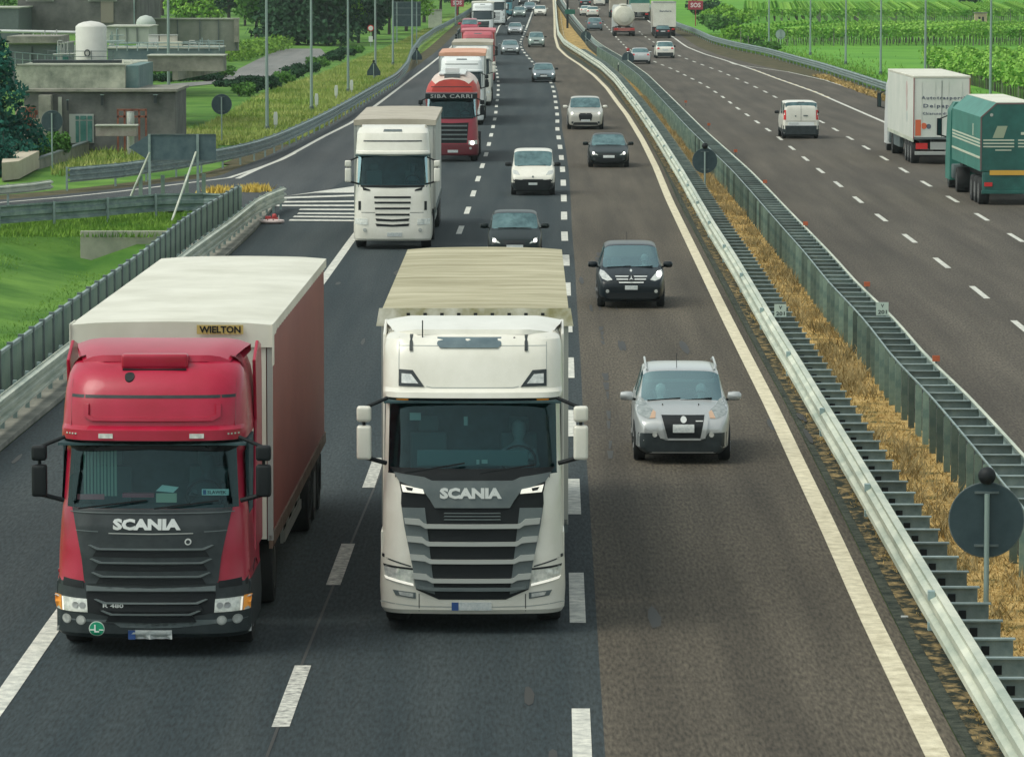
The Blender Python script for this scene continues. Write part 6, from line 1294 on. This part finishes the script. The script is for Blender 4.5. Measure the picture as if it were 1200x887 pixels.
t = thing('scrap_heap', 'heap of rusty red and cream scrap near the dark conifer', 'scrap', (at(33,150,206).x,206,0)); mb = MB(); mb2 = MB()
for k in range(26):
    q = at(18+random.random()*26, 128+random.random()*38, 206+random.random()); s = .08+random.random()*.22; (mb if k%2 else mb2).box(q.x-s,q.x+s,q.y,q.y+s,max(0,q.z-s),q.z+s*.7)
mb.build('rusty_scrap', MATS['rust'], t, world=True); mb2.build('pale_scrap', mat('scrap_cream', (.40,.34,.27), .9), t, world=True)
t = thing('terrace', 'beige paved terrace with wall below, left of the boundary wall', 'terrace', (at(22,180,196).x,196,0)); a = at(4,176,203); b = at(44,177,203); mb = MB()
zt0 = .75; p0, p1, p2, p3 = G(2,191,zt0), G(22,189,zt0), G(46,177,zt0), G(5,176,zt0)
mb.add([(p.x,p.y,z) for z in (0,zt0) for p in (p0,p1,p2,p3)], [(4,5,6,7),(0,1,5,4),(1,2,6,5),(2,3,7,6),(3,0,4,7)]); mb.build('slab', mat('terrace_beige', (.42,.36,.27), .9, col2=(.50,.45,.35), vs=1), t, world=True)
mb = MB(); a = at(5,158,203); b = at(52,158,203); mb.bar(a,b,.05,.05)
for px in (6,20,35,51): mb.bar(at(px,158,203),at(px,172,203),.05,.05)
mb.build('handrail', M_LOGO, t, world=True)
# brick pillar in the vineyard
t = thing('field_shelter', 'small brick hut with pale front among the vine rows, upper right', 'hut', G(1149,30)); MB().box(-.75,.75,-.7,.7,0,1.55).build('wall', mat('brick_pale', (.38,.28,.20), .9, col2=(.48,.38,.28), vs=3), t); MB().box(-.85,.85,-.8,.8,1.55,1.68).build('roof', M_CONC, t)
for x in (-.35,.1): MB().box(x,x+.28,-.72,-.69,.1,1.1).build('opening', M_DARK, t)

# ------------------------------------------------------------ vegetation
def leafcloud(rng, clumps, n, s, flat=.0):
    V = []; F = []
    for c, r in clumps:
        c = np.array(c); r = np.array(r); k = int(n*(r[0]*r[2])/sum(q[1][0]*q[1][2] for q in clumps))
        d = rng.normal(size=(k,3)); d /= np.linalg.norm(d,axis=1)[:,None]; rad = rng.uniform(.45,1.06,(k,1))**.6
        P = c+d*rad*r; P = P+rng.normal(size=(k,3))*s*.4
        a = rng.normal(size=(k,3)); a /= np.linalg.norm(a,axis=1)[:,None]; b = np.cross(a, d+rng.normal(size=(k,3))*.5); b /= (np.linalg.norm(b,axis=1)[:,None]+1e-6)
        ss = s*rng.uniform(.5,1.2,(k,1)); A = a*ss; Bv = b*ss*.7
        base = len(V); Q = np.stack([P-A, P+Bv*.8, P+A, P-Bv*.8], 1).reshape(-1,3); V += Q.tolist(); F += [(base+4*i,base+4*i+1,base+4*i+2,base+4*i+3) for i in range(k)]
    return V, F
def make_tree(name, label, loc, h, w, m, kind='round', n=2600, s=.42, seed=1, cat='tree', group=None):
    rng = np.random.default_rng(seed); t = thing(name, label, cat, loc, group=group); cl = []
    if kind == 'cone':
        for i in range(34):
            f = (i+.5)/34; z = h*(.06+.92*f); rr = w*.5*(1-f)**.8; a = rng.uniform(0,2*PI); cl.append(((rr*.55*math.cos(a),rr*.55*math.sin(a),z),(max(.25,rr*.75),max(.25,rr*.75),h*.05+.2)))
    elif kind == 'poplar':
        for i in range(16): f = i/15; z = h*(.12+.82*f); rr = w*.5*(.35+.65*math.sin(PI*min(1,f*.9+.12))); a = rng.uniform(0,2*PI); cl.append(((rr*.4*math.cos(a),rr*.4*math.sin(a),z),(rr*.8,rr*.8,h*.08)))
    elif kind == 'bush':
        for i in range(9): a = rng.uniform(0,2*PI); q = rng.uniform(0,1)**.5*w*.36; cl.append(((q*math.cos(a),q*math.sin(a)*.6,h*rng.uniform(.25,.62)),(w*.2,w*.2,h*rng.uniform(.24,.36))))
    else:
        for i in range(16): a = rng.uniform(0,2*PI); q = rng.uniform(0,1)**.5*w*.36; cl.append(((q*math.cos(a),q*math.sin(a),h*rng.uniform(.28,.86)),(w*rng.uniform(.13,.24),)*2+(h*rng.uniform(.09,.16),)))
    V, F = leafcloud(rng, cl, int(n*1.5), s*.82); MB().add(V, F).build('crown', m, t)
    mb = MB(); r = max(.05, h*.022); mb.tube((0,0,-.2),(.05*w*.3,0,h*.45),r,8,r*.6).tube((.05*w*.3,0,h*.45),(0,.05,h*.85),r*.6,6,r*.15)
    for i in range(5): a = rng.uniform(0,2*PI); z = h*rng.uniform(.25,.6); mb.tube((0,0,z),(w*.3*math.cos(a),w*.3*math.sin(a),z+h*.18),r*.4,5,r*.1)
    mb.build('trunk' if kind != 'bush' else 'stems', M_BARK, t); return t
random.seed(11)
make_tree('conifer_tree', 'dark blue-green conifer with drooping branches at the far left edge', Vector((at(-8,190,197).x,197,0)), 6.4, 4.6, M_LEAFC, 'cone', 6500, .17, 2)
for k,(px,py,h,w,l) in enumerate(((4,206,2.2,2.6,'lowest dark bush at the left edge, below the conifer'),(50,190,1.3,1.2,'small dark shrub at the foot of the left round sign'),(70,188,1.5,1.1,'shrub on the wall just right of the left round sign pole'))):
    make_tree('shrub', l, G(px,py), h, w, M_LEAFC if k == 0 else M_LEAF, 'bush', 1800, .11, 20+k, 'shrub')
# trees behind the works and the tree line
spots = [(150,22,12,9,'poplar',M_LEAFD,'dark slender tree behind the small domed tank'),(215,24,9,5.2,'cone',M_LEAFL,'bright green cone-shaped tree above the mossy wall, left of its twin'),(243,24,9,6,'cone',M_LEAFL,'bright green cone-shaped tree above the mossy wall, right twin'),(268,30,11,7,'round',M_LEAFD,'dark tree between the bright cones and the yellow-green tree'),(287,30,8,5,'round',M_LEAFL,'yellow-green tree at the right end of the mossy wall'),
 (190,18,13,9,'round',M_LEAFD,'dark round tree behind the pale pole and mossy wall'),(300,44,9,8,'round',M_LEAF,'mid green tree at the corner of the mossy wall'),(332,52,10,6.5,'cone',M_LEAFD,'very dark conical conifer, first in the row beyond the local road'),(348,52,11,7,'cone',M_LEAFD,'very dark conical conifer, second in the row beyond the local road'),(366,52,10.5,7,'cone',M_LEAFD,'very dark conical conifer, third in the row beyond the local road'),(384,53,10,7,'cone',M_LEAFD,'very dark conical conifer, fourth in the row beyond the local road'),
 (401,50,9,6,'round',M_LEAFL,'bright green tree behind the small round road sign'),(420,50,8,8,'round',M_LEAFD,'dark rounded tree right of the small round road sign'),(437,46,7,7,'round',M_LEAFD,'dark bushy tree behind the pale poles, middle of the far left line'),(456,40,9,8,'round',M_LEAF,'mid green tree behind the large board back, left side'),(476,36,10,9,'round',M_LEAFL,'light green tree behind the large board back'),(497,26,11,9,'round',M_LEAFL,'light green tree above the concrete cabinet'),(516,20,10,9,'round',M_LEAFD,'dark tree behind the far SOS sign'),(536,17,9,9,'round',M_LEAFD,'dark tree left of the farthest white lorry'),(30,40,12,12,'round',M_LEAF,'green tree at the very top left corner behind the works')]
for k,(px,py,h,w,kd,m,l) in enumerate(spots): make_tree('tree' if kd != 'cone' else 'conifer_tree', l, G(px,py), h, w, m, kd, 2200, .42, 40+k, group='trees behind the works and the local road')
# clipped shrubs by the local road
hs = [(418,62,'at the end of the local road'),(404,66,'second from the road end'),(390,72,'beside the third pale pole'),(375,78,'between second and third pole'),(358,85,'right of the second pole'),(342,91,'under the second pole'),(328,98,'left of the second pole'),(312,104,'by the first green pole'),(296,108,'left of the first green pole'),(280,112,'above the round sign in the meadow'),(295,96,'low, at the inner kerb of the local road'),(270,101,'low, longest at the inner kerb of the local road')]
for k,(px,py,l) in enumerate(hs): make_tree('shrub', 'dark green rounded shrub '+l, G(px,py), .95 if k < 10 else .45, 2.6, M_LEAFD if k%3 else M_LEAF, 'bush', 1100, .17, 70+k, 'shrub', group='shrubs along the local road')
def hedge(P0, P1, h, w, m, label, n=2500, s=.2, nm='hedge', grp=None):
    rng = np.random.default_rng(int(abs(P0.x)*10)+7); t = thing(nm, label, 'hedge', P0, group=grp); L = (P1-P0); k = max(3,int(L.length/(w*.8)))
    cl = [(tuple(L*(i/(k-1))+Vector((0,0,h*.5*rng.uniform(.85,1.05)))),(w*.62,w*.62,h*.5*rng.uniform(.9,1.1))) for i in range(k)]
    V, F = leafcloud(rng, cl, n, s); MB().add(V, F).build('foliage', m, t); mb = MB()
    for i in range(k): q = L*(i/(k-1)); mb.tube(q,(q.x,q.y,h*.6),.05,5,.02)
    mb.build('stems', M_BARK, t); return t
hedge(G(180,94), G(262,90), 1.1, 1.6, M_LEAF, 'low green hedge between the works block and the local road', 3500, .16)
hedge(G(178,95.5), G(255,95), .55, .8, M_LEAFD, 'thin dark hedge edge at the left kerb of the local road', 2200, .12)
hedge(G(268,72), G(325,58), 1.5, 3.2, M_BLADE, 'tall grassy hedge at the corner of the mossy wall', 4500, .2)
# vine rows
def vine_row(L, seed=3, n=6500, s=.18, h=2.1):
    rng = np.random.default_rng(seed); t = thing('vine_row', 'x', 'vine row', (0,0,0)); k = int(L*n/60)
    P = np.stack([rng.uniform(0,L,k), rng.normal(0,.28,k), .75+1.35*rng.beta(2.2,1.3,k)], 1); P[:,2] += .12*np.sin(P[:,0]*1.9)+.08*np.sin(P[:,0]*4.7)
    a = rng.normal(size=(k,3)); a /= np.linalg.norm(a,axis=1)[:,None]; b = np.cross(a, rng.normal(size=(k,3))); b /= np.linalg.norm(b,axis=1)[:,None]; ss = s*rng.uniform(.5,1.2,(k,1))
    Q = np.stack([P-a*ss,P+b*ss*.7,P+a*ss,P-b*ss*.7],1).reshape(-1,3); MB().add(Q.tolist(), [(4*i,4*i+1,4*i+2,4*i+3) for i in range(k)]).build('foliage', M_VINE, t)
    mb = MB()
    for i in range(int(L/1.0)): x = i*1.0+rng.uniform(-.1,.1); mb.tube((x,0,-.1),(x+rng.uniform(-.1,.1),0,1.0),.035,4,.025)
    tag(mb.build('vine_stems', M_BARK, t), kind='stuff')
    mb = MB()
    for i in range(int(L/5)+1): mb.box(i*5-.05,i*5+.05,-.05,.05,0,1.9)
    mb.build('trellis_posts', M_CONC, t); return t
ORD = ['first','second','third','fourth','fifth','sixth','seventh','eighth','ninth','tenth','eleventh','twelfth']
v = vine_row(82); n_ = 0
for k in range(8):
    p = Vector((34.3+k*2.6, 286, 0)); lb = ORD[k]+' vine row counted from the right guard rail, near block running away from the camera'
    if k == 0: v.location = p; v.rotation_euler = (0,0,PI/2); v['label'] = lb; v['group'] = 'near vine rows running along the road'
    else: dup(v, p, PI/2, lb)
w_ = vine_row(62, 5); y = 478
for k in range(9):
    x0 = at(868,50,478+k*4).x+k*.8; lb = ORD[k]+' vine row from the front in the middle block, facing the road crosswise'
    p = Vector((x0, 478+k*3.4, zt(478+k*3.4)-.05))
    if k == 0: w_.location = p; w_['label'] = lb; w_['group'] = 'middle vine rows running crosswise'
    else: dup(w_, p, 0, lb)
for k in range(8):
    yy = 585+k*5; p = Vector((at(872,30,yy).x, yy, zt(yy)-.05)); o = dup(w_, p, 0, ORD[k]+' vine row from the front in the far block under the dark tree line'); o['group'] = 'far vine rows running crosswise'
for k,(px,py,h,w,m,l) in enumerate(((836,30,1.8,5,M_LEAF,'wild bush just right of the red SOS sign'),(850,38,2.0,5,M_LEAF,'wild green bush on the slope right of the SOS sign'),(865,46,1.8,5,M_LEAFL,'pale green bush on the slope before the vine rows'),(880,52,1.6,4,M_LEAF,'low bush above the right rail left of the round sign back'),(845,24,2.4,6,M_LEAFL,'bright bush at the left end of the far vine block'),(863,30,2.2,6,M_LEAFL,'bright bush between the far and middle vine blocks'),(822,20,2.5,6,M_LEAFD,'dark bush behind the red SOS sign'),(1137,13,4.2,4.4,M_LEAFD,'single dark round tree standing in the far vines'),(895,60,.9,3,M_LEAF,'low weed clump by the rail near the pale round sign'))):
    make_tree('shrub' if h < 4 else 'tree', l, G(px,py), h, w, m, 'bush' if h < 4 else 'round', 900, .3, 120+k, 'shrub' if h < 4 else 'tree')
# far tree line closing the view
rng = np.random.default_rng(9); V = []; F = []
for k in range(120):
    x = rng.uniform(-190,230); y = rng.uniform(735,800)
    if -16 < x-at(650,0,715).x < 26: y = rng.uniform(860,900)
    hh = rng.uniform(7,12); cl = [((x+rng.normal()*2,y+rng.normal()*2,zt(y)+hh*rng.uniform(.2,.85)),(2.8,2.8,1.8)) for _ in range(7)]
    a, b = leafcloud(rng, cl, 420, .75); o = len(V); V += a; F += [tuple(i+o for i in f) for f in b]
w = MB().add(V, F).build('far_wood', M_LEAFD); tag(w, 'dark wood closing the view beyond the fields', 'wood', kind='stuff')
# grass blades: roadside meadow, near bank, median straw, verges
def blades(n, fn, h, w, m, name, label, cat, lean=.35, seed=5, flatten=1):
    rng = np.random.default_rng(seed); V = []; F = []; c = 0
    for i in range(n):
        x, y, z = fn(rng); a = rng.uniform(0,PI); hh = h*rng.uniform(.45,1.15); ww = w*rng.uniform(.6,1.3); lx, ly = rng.normal(0,lean*hh), rng.normal(0,lean*hh)
        dx, dy = math.cos(a)*ww/2, math.sin(a)*ww/2; V += [(x-dx,y-dy,z),(x+dx,y+dy,z),(x+lx,y+ly,z+hh)]; F.append((c,c+1,c+2)); c += 3
    o = MB().add(V, F); me = bpy.data.meshes.new(name); me.from_pydata(o.v, [], o.f); me.materials.append(m); ob = bpy.data.objects.new(name, me); C.objects.link(ob)
    return tag(ob, label, cat, kind='stuff')
bankL = curve([(207,158),(240,148),(270,132),(300,114),(345,97),(375,88),(400,77),(440,62),(470,50),(492,38)])
outR = curve(LP[5:], h=.9)
def f_meadow(r):
    y = 222+r.uniform()**1.3*330; b = outR(y)-.25; a = min(bankL(y), b-2); x = a+(b-a)*r.uniform(); return x, y, zt(y)-.06
blades(52000, f_meadow, .34, .085, M_BLADEY, 'meadow_grass', 'tall yellow-green meadow grass on the bank', 'grass')
def f_near(r):
    y = r.uniform(84,150); x = parap(y)-.5-r.uniform()**1.3*9; return x, y, ztx(x,y)-.08
blades(30000, f_near, .09, .03, M_BLADE, 'bank_grass', 'short green grass on the near bank', 'grass', seed=6)
def f_tri(r):
    y = r.uniform(147,160); t_ = (160-y)/13; x = r.uniform(-21, parap(min(y,159))-.4); return x, y, -.07
blades(16000, f_tri, .22, .05, M_BLADE, 'verge_grass', 'taller grass in the wedge below the exit board', 'grass', seed=7)
def f_straw(r):
    y = 48+r.uniform()**1.6*330; a, b = railM1(y)+.6, railM2(y)-.02; u_ = .5+.5*math.tanh(r.normal()*.9); x = a+(b-a)*u_; return x, y, zt(y)-.01
blades(46000, f_straw, .085, .022, M_STRAW, 'median_straw', 'dry straw-coloured grass between the two median barriers', 'grass', lean=.8, seed=8)
_c = [(random.uniform(48,300), random.random()) for _ in range(260)]
def f_weed(r):
    cy, cu = _c[int(r.integers(len(_c)))]; y = cy+r.normal()*.5; a, b = railM1(y)+.6, railM2(y)-.02; return a+(b-a)*(.2+.75*cu)+r.normal()*.13, y, zt(y)-.02
blades(16000, f_weed, .28, .03, mat('weed_brown', (.17,.13,.05), .95, col2=(.44,.34,.16), vs=1), 'median_weeds', 'taller dead weeds in clumps in the median', 'grass', lean=.5, seed=19)
def f_gut(r):
    cy, cu = _c[int(r.integers(len(_c)))]; y = cy+r.normal()*.35; a, b = edgeR(y)+.75, railM1(y)+.25; x = a+(b-a)*(.2+.8*cu**.5)+r.normal()*.10; return x, y, zt(y)-.02
blades(48000, f_gut, .06, .02, M_STRAW, 'gutter_straw', 'tufts of straw in the gutter under the near median barrier', 'grass', lean=.7, seed=9)
def f_vb(r): y = 200+r.uniform()*330; x = railB(y)+.3+abs(r.normal())*3; return x, y, zt(y)-.05
blades(12000, f_vb, .3, .1, M_BLADE, 'verge_grass', 'rough grass along the right guard rail', 'grass', seed=10)
def f_vs(r): y = 240+r.uniform()*120; x = railB(y)-.3-r.uniform()*1.1; return x, y, zt(y)-.03
blades(4000, f_vs, .22, .1, M_STRAW, 'verge_straw', 'patchy straw at the foot of the right guard rail', 'grass', lean=.9, seed=12)
def f_slope(r):
    py = 155+r.uniform()*42; px = 60+r.uniform()*195; p = G(px,py)
    while py < 196-(px-60)*.33+3 or py > 206-(px-80)*.12: py = 150+r.uniform()*55; px = 60+r.uniform()*195; p = G(px,py)
    return p.x, p.y, -.06
blades(5000, f_slope, .42, .10, M_BLADEY, 'meadow_grass', 'yellow-green grass behind the left rail', 'grass', seed=13)
def f_yel(r): a = G(298,224) if r.uniform() < .6 else G(258,226); return a.x+r.normal()*.28, a.y+r.normal()*.6, 0
blades(700, f_yel, .30, .08, mat('flower_yellow', (.55,.38,.05), .9, col2=(.65,.50,.12), vs=2), 'yellow_weeds', 'yellow flowering weeds behind the parapet end', 'plants', seed=14)

add_haze()
